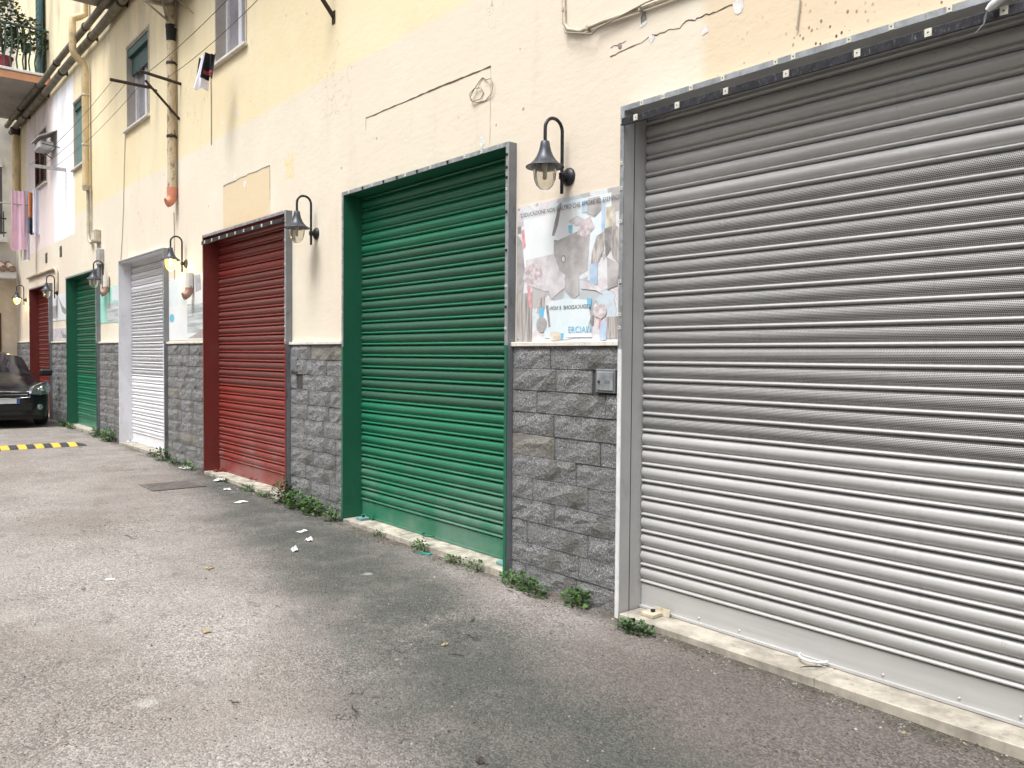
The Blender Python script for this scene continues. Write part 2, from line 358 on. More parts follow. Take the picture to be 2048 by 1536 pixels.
M['green_pale'] = plain('pale_green_slat', (0.16, 0.31, 0.31), 0.5, 0, 0.1, 6)
M['brown'] = plain('brown_wood', (0.095, 0.045, 0.032), 0.6, 0, 0.2, 8)
M['win_frame'] = plain('white_window_frame', (0.74, 0.74, 0.78), 0.45, 0, 0.05, 6)
M['reveal'] = plain('window_reveal', (0.44, 0.40, 0.36), 0.9, 0, 0.1, 3)
M['glass'] = plain('window_glass', (0.10, 0.105, 0.115), 0.08, 0, 0.1, 2, spec=0.8)
M['curtain'] = plain('curtain_glass', (0.34, 0.33, 0.36), 0.15, 0, 0.2, 2, spec=0.6)
M['sheet_pink'] = plain('cloth_pink', (0.88, 0.60, 0.72), 0.9, 0, 0.06, 3)
M['cloth_white'] = plain('cloth_white', (0.80, 0.80, 0.90), 0.9, 0, 0.05, 3)
M['cloth_orange'] = plain('cloth_orange', (0.75, 0.30, 0.12), 0.9, 0, 0.1, 8)
M['cloth_blue'] = plain('cloth_slate', (0.10, 0.13, 0.18), 0.9, 0, 0.2, 8)
M['cloth_black'] = plain('cloth_black', (0.016, 0.014, 0.018), 0.9, 0, 0.3, 12)
M['cloth_red'] = plain('cloth_red', (0.40, 0.06, 0.08), 0.9, 0, 0.2, 12)
M['paper'] = plain('paper_white', (0.80, 0.80, 0.80), 0.8, 0, 0.06, 40)
M['paper_teal'] = plain('plastic_teal', (0.02, 0.24, 0.21), 0.5, 0, 0.1, 40)
M['twig'] = plain('twig_brown', (0.06, 0.045, 0.035), 0.9, 0, 0.3, 60)
M['dryleaf'] = plain('dry_leaf', (0.36, 0.29, 0.17), 0.8, 0, 0.2, 60)
M['debris'] = plain('debris_grit', (0.30, 0.28, 0.26), 0.9, 0, 0.6, 3)
M['rubber'] = plain('rubber_black', (0.045, 0.045, 0.052), 0.75, 0, 0.2, 12, dirt=(0.15, 0.14, 0.13))
M['yellow'] = plain('speed_yellow', (0.78, 0.46, 0.06), 0.6, 0, 0.1, 12, dirt=(0.42, 0.28, 0.10))
M['grate'] = plain('iron_cover', (0.16, 0.145, 0.135), 0.7, 0.2, 0.2, 12)
M['carpaint'] = plain('car_paint', (0.014, 0.014, 0.017), 0.16, 0.2, 0.1, 2, spec=0.7)
M['carblack'] = plain('car_plastic', (0.010, 0.010, 0.011), 0.5, 0, 0.1, 4)
M['chrome'] = plain('chrome', (0.65, 0.65, 0.66), 0.12, 1.0, 0.05, 4)
M['lens'] = plain('headlight_lens', (0.30, 0.33, 0.35), 0.08, 0.5, 0.35, 30, spec=0.9)
M['carglass'] = plain('car_glass', (0.020, 0.022, 0.024), 0.05, 0, 0.3, 3, spec=0.9)
M['plate_blue'] = plain('plate_blue', (0.02, 0.10, 0.45), 0.4)
M['roof_tile'] = plain('roof_tile', (0.30, 0.215, 0.17), 0.85, 0, 0.25, 10)
M['cream_wall'] = plain('end_wall_cream', (0.70, 0.62, 0.51), 0.9, 0, 0.10, 2)
M['cream_pale'] = plain('end_wall_pale', (0.66, 0.65, 0.62), 0.9, 0, 0.10, 2)
M['awning'] = plain('awning_grey', (0.42, 0.41, 0.40), 0.7, 0, 0.12, 8)
M['bark'] = plain('stem', (0.09, 0.08, 0.035), 0.9, 0, 0.3, 30)
def leafmat(name, a, b):
    m = NT(name, 0.55, 0, 0.4); m.col(m.mix(m.ramp(m.noise(22, 3), 0.3, 0.7), a, b))
    m.b.inputs['Subsurface Weight'].default_value = 0.0; return m.mat
M['leaf'] = leafmat('weed_leaf', (0.030, 0.085, 0.018), (0.10, 0.20, 0.045))
M['leaf_dark'] = leafmat('weed_leaf_dark', (0.018, 0.055, 0.016), (0.055, 0.125, 0.035))
M['leaf_grey'] = leafmat('balcony_leaf', (0.035, 0.055, 0.025), (0.13, 0.16, 0.085))
def glassmat():
    m = NT('lamp_glass', 0.18, 0, 0.6); m.b.inputs['Transmission Weight'].default_value = 0.85; m.b.inputs['IOR'].default_value = 1.12
    m.col(m.mix(m.ramp(m.noise(9, 3), 0.3, 0.7), (0.80, 0.76, 0.66), (0.90, 0.87, 0.78))); return m.mat
M['lampglass'] = glassmat()
def litglass():
    m = NT('lamp_glass_lit', 0.25, 0, 0.5); m.b.inputs['Transmission Weight'].default_value = 0.9; m.b.inputs['IOR'].default_value = 1.1; m.col((0.98, 0.84, 0.55))
    m.set(m.b.inputs['Emission Color'], (1.0, 0.55, 0.10)); m.b.inputs['Emission Strength'].default_value = 0.75; return m.mat
M['lampglass_lit'] = litglass()
def emit(name, c, s):
    m = NT(name, 0.4); m.col(c); m.set(m.b.inputs['Emission Color'], c); m.b.inputs['Emission Strength'].default_value = s; return m.mat
M['globe_on'] = emit('globe_lit', (1.0, 0.62, 0.16), 0.9)
M['bulb_on'] = emit('bulb_lit', (1.0, 0.86, 0.52), 12.0)
M['bulb_off'] = plain('bulb_off', (0.42, 0.40, 0.35), 0.4, 0, 0.1, 10)

# ---------------------------------------------------------------- ground
YP, YF, YS = 3.787, 3.71, 3.92           # plaster face, front of the shutter frames, shutter curtain
mb = MB(); xs = [-80, -40, -27, -20, -10, 0, 20, 60]; ys = [-60, -20, -5, 0, 2, 4.0, 6, 20, 60]
for x in xs:
    for y in ys: mb.v.append((x, y, zg(x)))
ny = len(ys)
for i in range(len(xs)-1):
    for j in range(ny-1): mb.f.append([i*ny+j, (i+1)*ny+j, (i+1)*ny+j+1, i*ny+j+1]); mb.m.append(0); mb.sm.append(False)
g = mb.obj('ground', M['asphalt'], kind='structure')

# ---------------------------------------------------------------- the long building
DOORS = [('grey', -3.48, -1.02), ('green', -7.0, -4.55), ('red', -10.72, -8.23), ('white', -14.71, -12.33), ('green', -18.62, -16.2), ('red', -22.55, -20.28)]
ZT = 3.11
WINS = [(-14.42, -13.22, 5.20, 6.50, 'roller'), (-10.46, -9.47, 5.20, 6.50, 'plain'), (-18.17, -17.22, 5.20, 6.47, 'slat'), (-21.95, -20.77, 5.38, 6.56, 'louvre'), (-6.6, -5.5, 5.20, 6.50, 'plain'), (-2.6, -1.4, 5.20, 6.50, 'plain')]
bld = thing('building', 'long cream and yellow plastered building with a row of roller shutters', 'building', (-12, YP, 0))
XA, XB, ZTOP = -24.6, 4.0, 11.5
hol = [(x0, x1, -1, ZT) for _, x0, x1 in DOORS] + [w[:4] for w in WINS]
xs = sorted({XA, XB, *[h[0] for h in hol], *[h[1] for h in hol], *[XA+i*0.9 for i in range(1, 31)]})
zs = sorted({-0.5, ZTOP, ZT, *[w[2] for w in WINS], *[w[3] for w in WINS], 1, 2, 4.3, 7.5, 9.5})
mb = MB()
for i in range(len(xs)-1):
    for j in range(len(zs)-1):
        cx, cz = (xs[i]+xs[i+1])/2, (zs[j]+zs[j+1])/2
        if any(a < cx < b and c < cz < d for a, b, c, d in hol): continue
        mb.add([(xs[i], YP, zs[j]), (xs[i+1], YP, zs[j]), (xs[i+1], YP, zs[j+1]), (xs[i], YP, zs[j+1])], [(0, 1, 2, 3)])
mb.add([(XA, 5.2, -.5), (XB, 5.2, -.5), (XB, 5.2, ZTOP), (XA, 5.2, ZTOP)], [(3, 2, 1, 0)])
mb.add([(XA, YP, ZTOP), (XB, YP, ZTOP), (XB, 5.2, ZTOP), (XA, 5.2, ZTOP)], [(0, 1, 2, 3)])
mb.add([(XB, YP, -.5), (XB, 5.2, -.5), (XB, 5.2, ZTOP), (XB, YP, ZTOP)], [(0, 1, 2, 3)])
mb.add([(XA, YP, -.5), (XA, 5.2, -.5), (XA, 5.2, ZTOP), (XA, YP, ZTOP)], [(3, 2, 1, 0)])
w = mb.obj('wall', M['plaster'], bld); w.location = -bld.location
def bpart(mb, name, mats, parent=None):          # part of the building given in world coordinates
    o = mb.obj(name, mats, parent or bld)
    if parent is None: o.location = -bld.location
    return o
# windows
for (x0, x1, z0, z1, kind) in WINS:
    dp = 0.22
    m = MB()
    m.box(x0-.001, x0+.02, YP+.002, YP+dp, z0, z1); m.box(x1-.02, x1+.001, YP+.002, YP+dp, z0, z1)
    m.box(x0+.02, x1-.02, YP+.002, YP+dp, z1-.02, z1+.001); m.box(x0+.02, x1-.02, YP+.002, YP+dp, z0-.001, z0+.012)
    wn = bpart(m, 'window', M['reveal'])
    f = MB(); yb = YP+0.13; t = 0.055
    f.box(x0+.02, x0+.02+t, yb, yb+.05, z0+.012, z1-.02); f.box(x1-.02-t, x1-.02, yb, yb+.05, z0+.012, z1-.02)
    f.box(x0+.02+t, x1-.02-t, yb, yb+.05, z1-.02-t, z1-.02); f.box(x0+.02+t, x1-.02-t, yb, yb+.05, z0+.012, z0+.012+t)
    xm = (x0+x1)/2; f.box(xm-.05, xm+.05, yb-.005, yb+.05, z0+.012+t, z1-.02-t)
    f.obj('frame', M['win_frame'], wn)
    for a, b in ((x0+.02+t, xm-.05), (xm+.05, x1-.02-t)):
        MB().box(a, b, yb+.03, yb+.04, z0+.012+t, z1-.02-t).obj('pane', M['curtain'] if kind in ('plain', 'roller') else M['glass'], wn)
    MB().box(x0-.06, x1+.06, YP-.055, YP+.05, z0-.042, z0-.003, .006).obj('sill', M['ledge'], wn)
    MB().box(x0+.001, x1+.03, YP-.012, YP-.001, z1+.002, z1+.03).box(x1+.003, x1+.035, YP-.012, YP-.001, z0, z1+.002).obj('surround', M['conduit'], wn)
    if kind == 'roller':
        s = MB(); s.box(x0+.02, x1-.02, YP+.02, YP+.13, z1-.14, z1-.02).box(x0+.03, x1-.03, YP+.075, YP+.095, z1-.42, z1-.14)
        s.obj('roller_blind', M['green_dark'], wn)
    if kind == 'slat':
        MB().box(x0+.02, x1-.02, YP+.02, YP+.13, z1-.14, z1-.02).obj('blind_box', M['green_dark'], wn)
        s = MB(); z = z0+.02
        while z < z1-.16: s.box(x0+.03, x1-.03, YP+.06, YP+.08, z, z+.037, .006); z += .043
        s.obj('roller_blind', M['green_pale'], wn)
    if kind == 'louvre':
        for a, b in ((x0+.02, xm-.01), (xm+.01, x1-.02)):
            s = MB(); s.box(a, a+.06, YP-.03, YP+.01, z0, z1-.02).box(b-.06, b, YP-.03, YP+.01, z0, z1-.02).box(a+.06, b-.06, YP-.03, YP+.01, z0, z0+.07).box(a+.06, b-.06, YP-.03, YP+.01, z1-.09, z1-.02)
            z = z0+.08
            while z < z1-.10: s.add([(a+.06, YP-.025, z), (b-.06, YP-.025, z), (b-.06, YP+.005, z+.03), (a+.06, YP+.005, z+.03), (a+.06, YP-.020, z-.004), (b-.06, YP-.020, z-.004), (b-.06, YP+.010, z+.026), (a+.06, YP+.010, z+.026)], [(0, 1, 2, 3), (4, 7, 6, 5), (0, 4, 5, 1), (2, 6, 7, 3)]); z += .045
            s.obj('shutter_leaf', M['brown'], wn)

# stone cladding, ledge
PIERS = [(-4.55, -3.48), (-8.23, -7.0), (-12.33, -10.72), (-16.2, -14.71), (-20.28, -18.62), (-24.55, -22.55), (-1.02, 1.6)]
def stone_mesh(wd, ht, nx, nz):
    vs = []; e = 0.004
    off = random.uniform(-.004, .004)
    tilt = random.uniform(-.006, .006); tz = random.uniform(-.006, .006)
    for j in range(nz+1):
        for i in range(nx+1):
            u, v = i/nx, j/nz
            edge = i in (0, nx) or j in (0, nz)
            d = off*.5 + random.uniform(-.003, .001) if edge else off + random.uniform(-.005, .010) + tilt*(u-.5) + tz*(v-.5) + .003
            jx = 0 if i in (0, nx) else random.uniform(-.25, .25)*wd/nx; jz = 0 if j in (0, nz) else random.uniform(-.25, .25)*ht/nz
            vs.append((u*wd+jx, -d, v*ht+jz))
    n1 = nx+1; fs = [(j*n1+i, j*n1+i+1, (j+1)*n1+i+1, (j+1)*n1+i) for j in range(nz) for i in range(nx)]
    m = MB(); m.add(vs, fs, False)
    m.add([(0, -.001, 0), (wd, -.001, 0), (wd, -.001, ht), (0, -.001, ht), (0, .025, 0), (wd, .025, 0), (wd, .025, ht), (0, .025, ht)], [(0, 4, 5, 1), (1, 5, 6, 2), (2, 6, 7, 3), (3, 7, 4, 0)])
    return m.mesh('stone', M['stone'])
for pi, (a, b) in enumerate(PIERS):
    xm = (a+b)/2; base = zg(xm); zl = 1.665 + base*1.05          # ledge underside follows the slope
    a2, b2 = a+0.003, b-0.003
    m = MB(); m.box(a2, b2, YP-.012, YP-.001, base-.3, zl); clad = bpart(m, 'stone_cladding', M['mortar'])
    RH = 0.1525; z = zl; k = 0
    while z > base-.12:
        x = a2; z0 = z-RH
        first = True
        while x < b2-.02:
            wd = random.uniform(.34, .78) if not first else random.uniform(.14, .70)
            first = False
            if b2-(x+wd) < .10: wd = b2-x
            skip = (pi == 0 and k == 1 and x+wd > -3.75) or (pi == 1 and k == 2 and x < -7.94 and x+wd > -8.08)
            if pi == 0 and k == 1 and x+wd > -3.75:
                wd2 = -3.75-x
                if wd2 > .06:
                    o = link('stone', stone_mesh(wd2-.004, RH-.004, 4, 3), clad); o.location = (x+.002, YP-.022, z0+.002)
            elif pi == 1 and k == 2 and skip:
                for q0, q1 in ((x, -8.085), (-7.945, x+wd)):
                    if q1-q0 > .03:
                        o = link('stone', stone_mesh(q1-q0-.003, RH-.004, 3, 3), clad); o.location = (q0+.002, YP-.022, z0+.002)
            else:
                o = link('stone', stone_mesh(wd-.0035, RH-.0035, max(3, int(wd/.08)), 3), clad); o.location = (x+.002, YP-.022, z0+.002)
            x += wd
        z = z0; k += 1
    m = MB(); x = a2-.004
    while x < b2:
        e = min(b2+.004, x+random.uniform(.2, .32))
        if b2-e < .06: e = b2+.004
        m.box(x, e-.0015, YP-.042, YP-.001, zl+.001, zl+.030, .003); x = e
    bpart(m, 'ledge', M['ledge'])
# mortar patch round the letter box and inside of the open hole
# cracks, seams and broken plaster on the wall face
def ribbon(pts, wds, mat, name, off=0.0015):
    P = [onwall(*p) if len(p) == 2 else Vector(p) for p in pts]; vs = []
    for i, p in enumerate(P):
        t = (P[min(i+1, len(P)-1)]-P[max(i-1, 0)]).normalized(); n = Vector((-t.z, 0, t.x)); wv = wds[i] if isinstance(wds, (list, tuple)) else wds*random.uniform(.5, 1.4)
        vs += [(p.x-n.x*wv, YP-off, p.z-n.z*wv), (p.x+n.x*wv, YP-off, p.z+n.z*wv), ]
    m = MB(); m.add(vs, [(2*i, 2*i+2, 2*i+3, 2*i+1) for i in range(len(P)-1)])
    m.f = [f[::-1] for f in m.f]
    return bpart(m, name, mat)
def jag(pts, n, amp):
    o = []
    for (a, b) in zip(pts[:-1], pts[1:]):
        for i in range(n): t = i/n; o.append((a[0]+(b[0]-a[0])*t+random.uniform(-amp, amp), a[1]+(b[1]-a[1])*t+random.uniform(-amp, amp)))
    return o+[pts[-1]]
ribbon(jag([(732, 237), (860, 182), (982, 133)], 14, 0.5), 0.006, M['crack'], 'plaster_seam')
ribbon(jag([(732, 237), (732, 262)], 3, 0.3), 0.002, M['crack'], 'plaster_seam')
ribbon(jag([(982, 133), (980, 290)], 10, 0.6), 0.0018, M['cable'], 'plaster_seam')
ribbon(jag([(1222, 115), (1255, 95), (1290, 80), (1320, 65), (1360, 55), (1372, 43), (1395, 38), (1412, 30), (1440, 20), (1478, 4)], 4, 2.2), [0.002, 0.003, .002, .004, .003]*9, M['crack'], 'plaster_crack') if False else ribbon(jag([(1222, 115), (1255, 95), (1290, 80), (1320, 65), (1360, 55), (1372, 43), (1395, 38), (1412, 30), (1440, 20), (1478, 4)], 4, 2.0), 0.0032, M['crack'], 'plaster_crack')
ribbon(jag([(447, 372), (490, 352), (540, 331)], 6, 1.2), 0.008, M['grey_render'], 'plaster_seam')
ribbon(jag([(540, 331), (540, 400)], 5, 0.8), 0.005, M['grey_render'], 'plaster_seam')
ribbon(jag([(1222, 95), (1252, 82)], 5, 1.5), 0.002, M['crack'], 'plaster_crack')
def chip(px, py, r, mat, name='plaster_chip', n=11, sq=0.8):
    c = onwall(px, py); vs = []
    for k in range(n):
        a = 2*math.pi*k/n; q = r*random.uniform(.55, 1.15); vs.append((c.x+math.cos(a)*q*sq, YP-.0022, c.z+math.sin(a)*q))
    m = MB(); m.add(vs, [tuple(range(n))]); return bpart(m, name, mat)
for (px, py, r, mm) in ((1287, 40, .055, 'white_plaster'), (1288, 36, .036, 'grey_render'), (1410, 60, .035, 'white_plaster'), (1478, 8, .05, 'white_plaster'), (1303, 78, .03, 'white_plaster'), (965, 283, .045, 'white_plaster'), (476, 225, .05, 'white_plaster'), (426, 292, .04, 'white_plaster'), (470, 355, .05, 'white_plaster'), (490, 368, .06, 'white_plaster'), (446, 245, .03, 'white_plaster'), (1240, 92, .02, 'grey_render')):
    c = chip(px, py, r, M[mm]); c.location.y -= 0.0008 if mm == 'grey_render' else 0

# ---------------------------------------------------------------- roller shutters
PROF = [(0.0, .014), (.003, .002), (.006, -.010), (.011, -.0165), (.017, -.0165), (.022, -.010), (.0245, .001), (.0275, .006), (.032, -.002), (.042, -.011), (.058, -.0185), (.074, -.0185), (.088, -.012), (.098, -.002), (.103, .008), (.105, .014)]
SP = 0.105
def slat_mesh(wd, mat):
    m = MB(); vs = []
    for (z, y) in PROF: vs += [(0, y, z), (wd, y, z)]
    m.add(vs, [(2*i, 2*i+1, 2*i+3, 2*i+2) for i in range(len(PROF)-1)], True); return m.mesh('slat', mat)
LAB = {0: 'wide light grey metal roller shutter nearest the camera at the right edge', 1: 'large green roller shutter with grey outer frame between the first two lamps',
       2: 'tall red roller shutter with dark rail of white clips beside the white shutter', 3: 'white roller shutter with white side jamb, under the downpipe with the orange elbow',
       4: 'narrow looking far green roller shutter just right of the parked car', 5: 'farthest dark red roller shutter partly hidden behind the parked car'}
for di, (col, x0, x1) in enumerate(DOORS):
    zb = zg((x0+x1)/2); root = thing('roller_shutter', LAB[di], 'roller shutter', ((x0+x1)/2, YS, zb), 'roller shutters along the building')
    o = root.location
    def part(mb, name, mats, parent=root):
        ob = mb.obj(name, mats, parent)
        if parent is root: ob.location = -o
        return ob
    T = 0.027; zlo = zg(x0)-.02
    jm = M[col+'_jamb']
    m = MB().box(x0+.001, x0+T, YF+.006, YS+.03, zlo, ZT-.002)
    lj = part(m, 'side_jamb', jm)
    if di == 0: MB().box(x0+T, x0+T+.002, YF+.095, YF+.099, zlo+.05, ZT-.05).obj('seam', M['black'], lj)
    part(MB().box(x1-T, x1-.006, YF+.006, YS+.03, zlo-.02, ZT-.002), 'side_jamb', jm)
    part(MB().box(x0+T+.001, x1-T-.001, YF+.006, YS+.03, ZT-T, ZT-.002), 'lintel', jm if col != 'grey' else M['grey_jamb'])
    part(MB().box(x1-.006, x1-.0005, YF+.004, YP+.02, zlo-.02, ZT), 'outer_panel', M['frame_grey'])
    # front edge strips: zinc above, painted below
    zc = 1.66 + zb
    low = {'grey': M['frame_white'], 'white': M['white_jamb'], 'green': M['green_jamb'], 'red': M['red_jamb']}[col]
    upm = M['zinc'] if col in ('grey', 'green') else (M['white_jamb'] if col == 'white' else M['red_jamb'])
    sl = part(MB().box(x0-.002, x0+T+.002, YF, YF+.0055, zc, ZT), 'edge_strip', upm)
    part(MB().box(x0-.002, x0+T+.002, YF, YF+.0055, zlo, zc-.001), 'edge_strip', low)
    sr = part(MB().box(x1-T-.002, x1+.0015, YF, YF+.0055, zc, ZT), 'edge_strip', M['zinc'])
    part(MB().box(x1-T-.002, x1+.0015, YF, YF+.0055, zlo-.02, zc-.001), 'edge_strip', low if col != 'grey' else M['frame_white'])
    st = part(MB().box(x0+T+.0025, x1-T-.0025, YF, YF+.0055, ZT-T-.004, ZT), 'edge_strip', M['zinc'] if col != 'white' else M['frame_grey'])
    def clip(x, z, par, y=YF, mat=M['clip'], s=.012):
        c = MB().box(x-s, x+s, y-.006, y-.0005, z-s*1.15, z+s*1.15).obj('clip', mat, par)
        MB().box(x-.003, x+.003, y-.0072, y-.0061, z-.003, z+.003).obj('screw', M['black'], c)
    if di == 0:
        for x in (-3.31, -3.15, -2.95, -2.74, -2.42, -2.32, -2.03, -1.83, -1.58, -1.36, -1.2): clip(x, ZT-.016, st)
        for z in (3.02, 2.77, 2.62, 2.42, 2.06, 1.86, 1.78): clip(x0+.012, z, sl, s=.009)
    if di == 1:
        x = x0+.14
        while x < x1-.05: clip(x, ZT-.016, st, mat=random.choice([M['frame_white'], M['frame_white'], M['black']]), s=.010); x += random.uniform(.12, .3)
        for z in (3.02, 2.93, 2.86, 2.78, 2.62, 2.35, 2.1, 1.95, 1.8): clip(x1-.014, z, sr, mat=random.choice([M['frame_white'], M['black']]), s=.008)
        for z in (2.9, 2.75, 2.5, 2.3, 2.0): clip(x0+.012, z, sl, mat=M['frame_white'], s=.008)
    if di == 2:
        for z in (3.0, 2.8, 2.55, 2.3, 2.1, 1.9, 1.75): clip(x1-.014, z, sr, mat=M['frame_white'], s=.008)
    if di in (0, 2):
        b0 = part(MB().box(x0+.024, x1-.01, YF-.022, YF-.004, 2.987, 3.032, .004).box(x0+.025, x1-.012, YF-.026, YF-.0225, 2.987, 2.994), 'clip_rail', M['rail_black'])
        if di == 0: px = [-3.338, -3.029, -2.704, -2.345, -1.977, -1.657, -1.358, -1.12]
        else: px = [x0+.15+.255*i for i in range(9)]
        for x in px: clip(x, 3.012, b0, YF-.022, s=.015)
    # curtain
    ZS = zb+.045; PL = .155; wd = x1-x0-2*T-.01; xs0 = x0+T+.005-o.x
    bb = part(MB().box(x0+T+.004, x1-T-.004, YS-.006, YS+.012, ZS+.006, ZS+PL, .003).box(x0+T+.004, x1-T-.004, YS-.022, YS-.006, ZS+.004, ZS+.018), 'bottom_bar', M[col])
    ms, mp = slat_mesh(wd, M[col]), slat_mesh(wd, M[col+'_perf'])
    z = ZS+PL
    while z < ZT+.02:
        s_ = link('slat', mp if 1.13 < z+SP/2-zb*.6 < 2.55 else ms, root, (xs0, random.uniform(-.0012, .0012), z-o.z)); z += SP
    # marble threshold in slabs
    x = x0+T+.012; e_end = x1-T+.001
    cuts = [x, e_end] if di else [x, x+1.3, e_end]
    for q0, q1 in zip(cuts[:-1], cuts[1:]):
        part(MB().box(q0, q1-.002, YF-.004, YS+.05, zb-.15, ZS, .004), 'threshold', M['marble'] if di in (0, 3) else M['marble_dirty'])
    if di in (0, 1, 2, 3):
        for xl, s in ((x0+.20, 1), (x1-.14, -1)):
            lk = MB().box(xl-.055, xl+.045, YS-.14, YS-.05, ZS+.001, ZS+.026, .004)
            lo_ = part(lk, 'floor_lock', M['conduit'] if di == 0 else (M['green_pale'] if di == 1 else jm))
            MB().add([(xl-.03, YS-.05, ZS+.002), (xl+.09, YS-.045, ZS+.002), (xl+.09, YS-.035, ZS+.045), (xl-.03, YS-.04, ZS+.045), (xl-.03, YS-.044, ZS+.002), (xl+.09, YS-.039, ZS+.002), (xl+.09, YS-.029, ZS+.045), (xl-.03, YS-.034, ZS+.045)], [(0, 1, 2, 3), (4, 7, 6, 5), (0, 3, 7, 4), (1, 5, 6, 2), (3, 2, 6, 7), (0, 4, 5, 1)]).obj('latch', M['conduit'] if di == 0 else jm, lo_)
            MB().box(xl-.008, xl+.012, YS-.10, YS-.08, ZS+.0265, ZS+.042).obj('bolt', M['black'], lo_)
        xm = (x0+x1)/2 if di else -2.25
        pts = [(xm+.075*math.cos(a), YS-.035-.06*math.sin(a), ZS+.03) for a in np.linspace(0, math.pi, 12)]
        MB().tube(pts, .007, 7).obj('pull_handle', M['frame_white'] if di in (0, 3) else jm, bb)
    if di == 0:
        for xr in (-3.0, -2.72, -1.9, -1.55, -1.3): MB().lathe([(.008, -.0), (.006, -.005), (.0001, -.006)], (xr, YS-.0065, ZS+.04), 'y', 8).obj('rivet', M['grey'], bb)

# ---------------------------------------------------------------- wall lamps
def make_lamp(x, z, lit, label):
    root = thing('wall_lamp', label, 'wall lamp', (x, YP, z), 'swan neck lamps on the piers')
    MB().lathe([(.001, -.03), (.035, -.03), (.052, -.018), (.060, -.008), (.060, 0)], (0.01, 0, 0), 'y', 20).obj('wall_plate', M['iron'], root)
    yp, ys_, r = -.055, -.205, .075
    pts = [(0, yp, -.115), (0, yp, .10), (0, yp, .285)]
    for k in range(1, 13): a = math.pi*k/13; pts.append((0, (yp+ys_)/2+r*math.cos(a), .285+r*math.sin(a)))
    pts += [(0, ys_, .285), (0, ys_, .19)]
    MB().tube(pts, .0115, 10).obj('arm', M['iron'], root)
    MB().box(-.016, .016, yp-.016, -.028, -.022, .022, .004).tube([(-.02, yp, 0), (.035, yp, 0)], .007, 8).obj('clamp', M['iron'], root)
    c = (0, ys_, 0)
    MB().lathe([(.001, .205), (.024, .203), (.030, .192), (.034, .165), (.042, .135), (.055, .105), (.074, .077), (.098, .055), (.122, .041), (.126, .036), (.124, .033), (.096, .046), (.070, .068), (.050, .098), (.036, .14)], c, 'z', 28).obj('shade', M['shade'], root)
    prof = [(.073, .066), (.0745, .0), (.070, -.045), (.055, -.082), (.032, -.105), (.0005, -.113)]
    if lit: MB().lathe(prof, c, 'z', 24).obj('glass_globe', M['lampglass_lit'], root)
    else: MB().lathe(prof, c, 'z', 24).obj('glass_globe', M['lampglass'], root)
    b = MB().lathe([(.001, .09), (.020, .088), (.021, .03), (.016, .028), (.016, -.035), (.012, -.045), (.0005, -.047)], c, 'z', 14).obj('bulb', M['bulb_on'] if lit else M['bulb_off'], root)
    if lit:
        l = bpy.data.lights.new('lamp_light', 'POINT'); l.energy = 1.6; l.color = (1, .75, .42); l.shadow_soft_size = .05
        lo = bpy.data.objects.new('lamp_light', l); C.objects.link(lo); lo.parent = root; lo.location = (0, ys_, -.16)
for (x, z, lit, lb) in ((-4.02, 2.785, 0, 'nearest swan neck wall lamp, unlit, beside the wide grey shutter'), (-7.68, 2.81, 0, 'unlit swan neck wall lamp between the red and the large green shutter'),
                        (-11.58, 2.825, 1, 'lit swan neck wall lamp between the white and the red shutter'), (-15.77, 2.845, 0, 'unlit swan neck wall lamp left of the white shutter'),
                        (-19.78, 2.87, 0, 'small far swan neck wall lamp, unlit, between far green and far red shutters'), (-23.35, 2.885, 1, 'farthest swan neck wall lamp, lit, above the parked car')):
    make_lamp(x, z, lit, lb)

# ---------------------------------------------------------------- posters
def text_mesh(body, size, mat, name):
    cu = bpy.data.curves.new(name, 'FONT'); cu.body = body; cu.size = size; cu.resolution_u = 3
    ob = bpy.data.objects.new(name, cu); C.objects.link(ob)
    dg = bpy.context.evaluated_depsgraph_get(); me = bpy.data.meshes.new_from_object(ob.evaluated_get(dg)); me.name = name
    me.materials.clear(); me.materials.append(mat)
    wdt = max(v.co.x for v in me.vertices) - min(v.co.x for v in me.vertices)
    bpy.data.objects.remove(ob); bpy.data.curves.remove(cu); return me, wdt
def photo(name, a, b, sc=14, st=(1, 1, 1)):
    m = NT('print_'+name, 0.35, 0, 0.5); f = m.ramp(m.noise(sc, 7, 0.62, m.mapped(st)), 0.28, 0.74); m.col(m.mix(f, a, b)); return m.mat
PR = dict(sky=photo('sky', (0.62, 0.74, 0.80), (0.80, 0.85, 0.88), 3), white=photo('white', (0.74, 0.79, 0.82), (0.84, 0.86, 0.88), 4), grey=photo('grey', (0.30, 0.29, 0.29), (0.58, 0.56, 0.57), 6),
          pale=photo('pale', (0.52, 0.49, 0.52), (0.78, 0.75, 0.78), 9), hair=photo('hair', (0.42, 0.36, 0.38), (0.78, 0.70, 0.73), 30), brown=photo('brown', (0.26, 0.235, 0.225), (0.62, 0.58, 0.57), 16, (2, 1, .6)),
          dark=photo('dark', (0.20, 0.19, 0.19), (0.40, 0.38, 0.38), 20), pink=photo('pink', (0.62, 0.30, 0.33), (0.78, 0.42, 0.44), 20), blue=photo('blue', (0.36, 0.50, 0.68), (0.58, 0.69, 0.80), 12),
          cyan=photo('cyan', (0.14, 0.46, 0.68), (0.22, 0.55, 0.74), 12), stripe=photo('stripe', (0.22, 0.20, 0.19), (0.60, 0.57, 0.56), 60, (1.6, 1, .08)), gold=photo('gold', (0.46, 0.40, 0.31), (0.78, 0.74, 0.66), 20),
          mint=photo('mint', (0.24, 0.72, 0.58), (0.50, 0.84, 0.74), 5), ink=photo('ink', (0.05, 0.05, 0.06), (0.10, 0.10, 0.11), 30), slat=photo('slat', (0.30, 0.34, 0.36), (0.74, 0.80, 0.82), 30, (.05, 1, 1.2)))
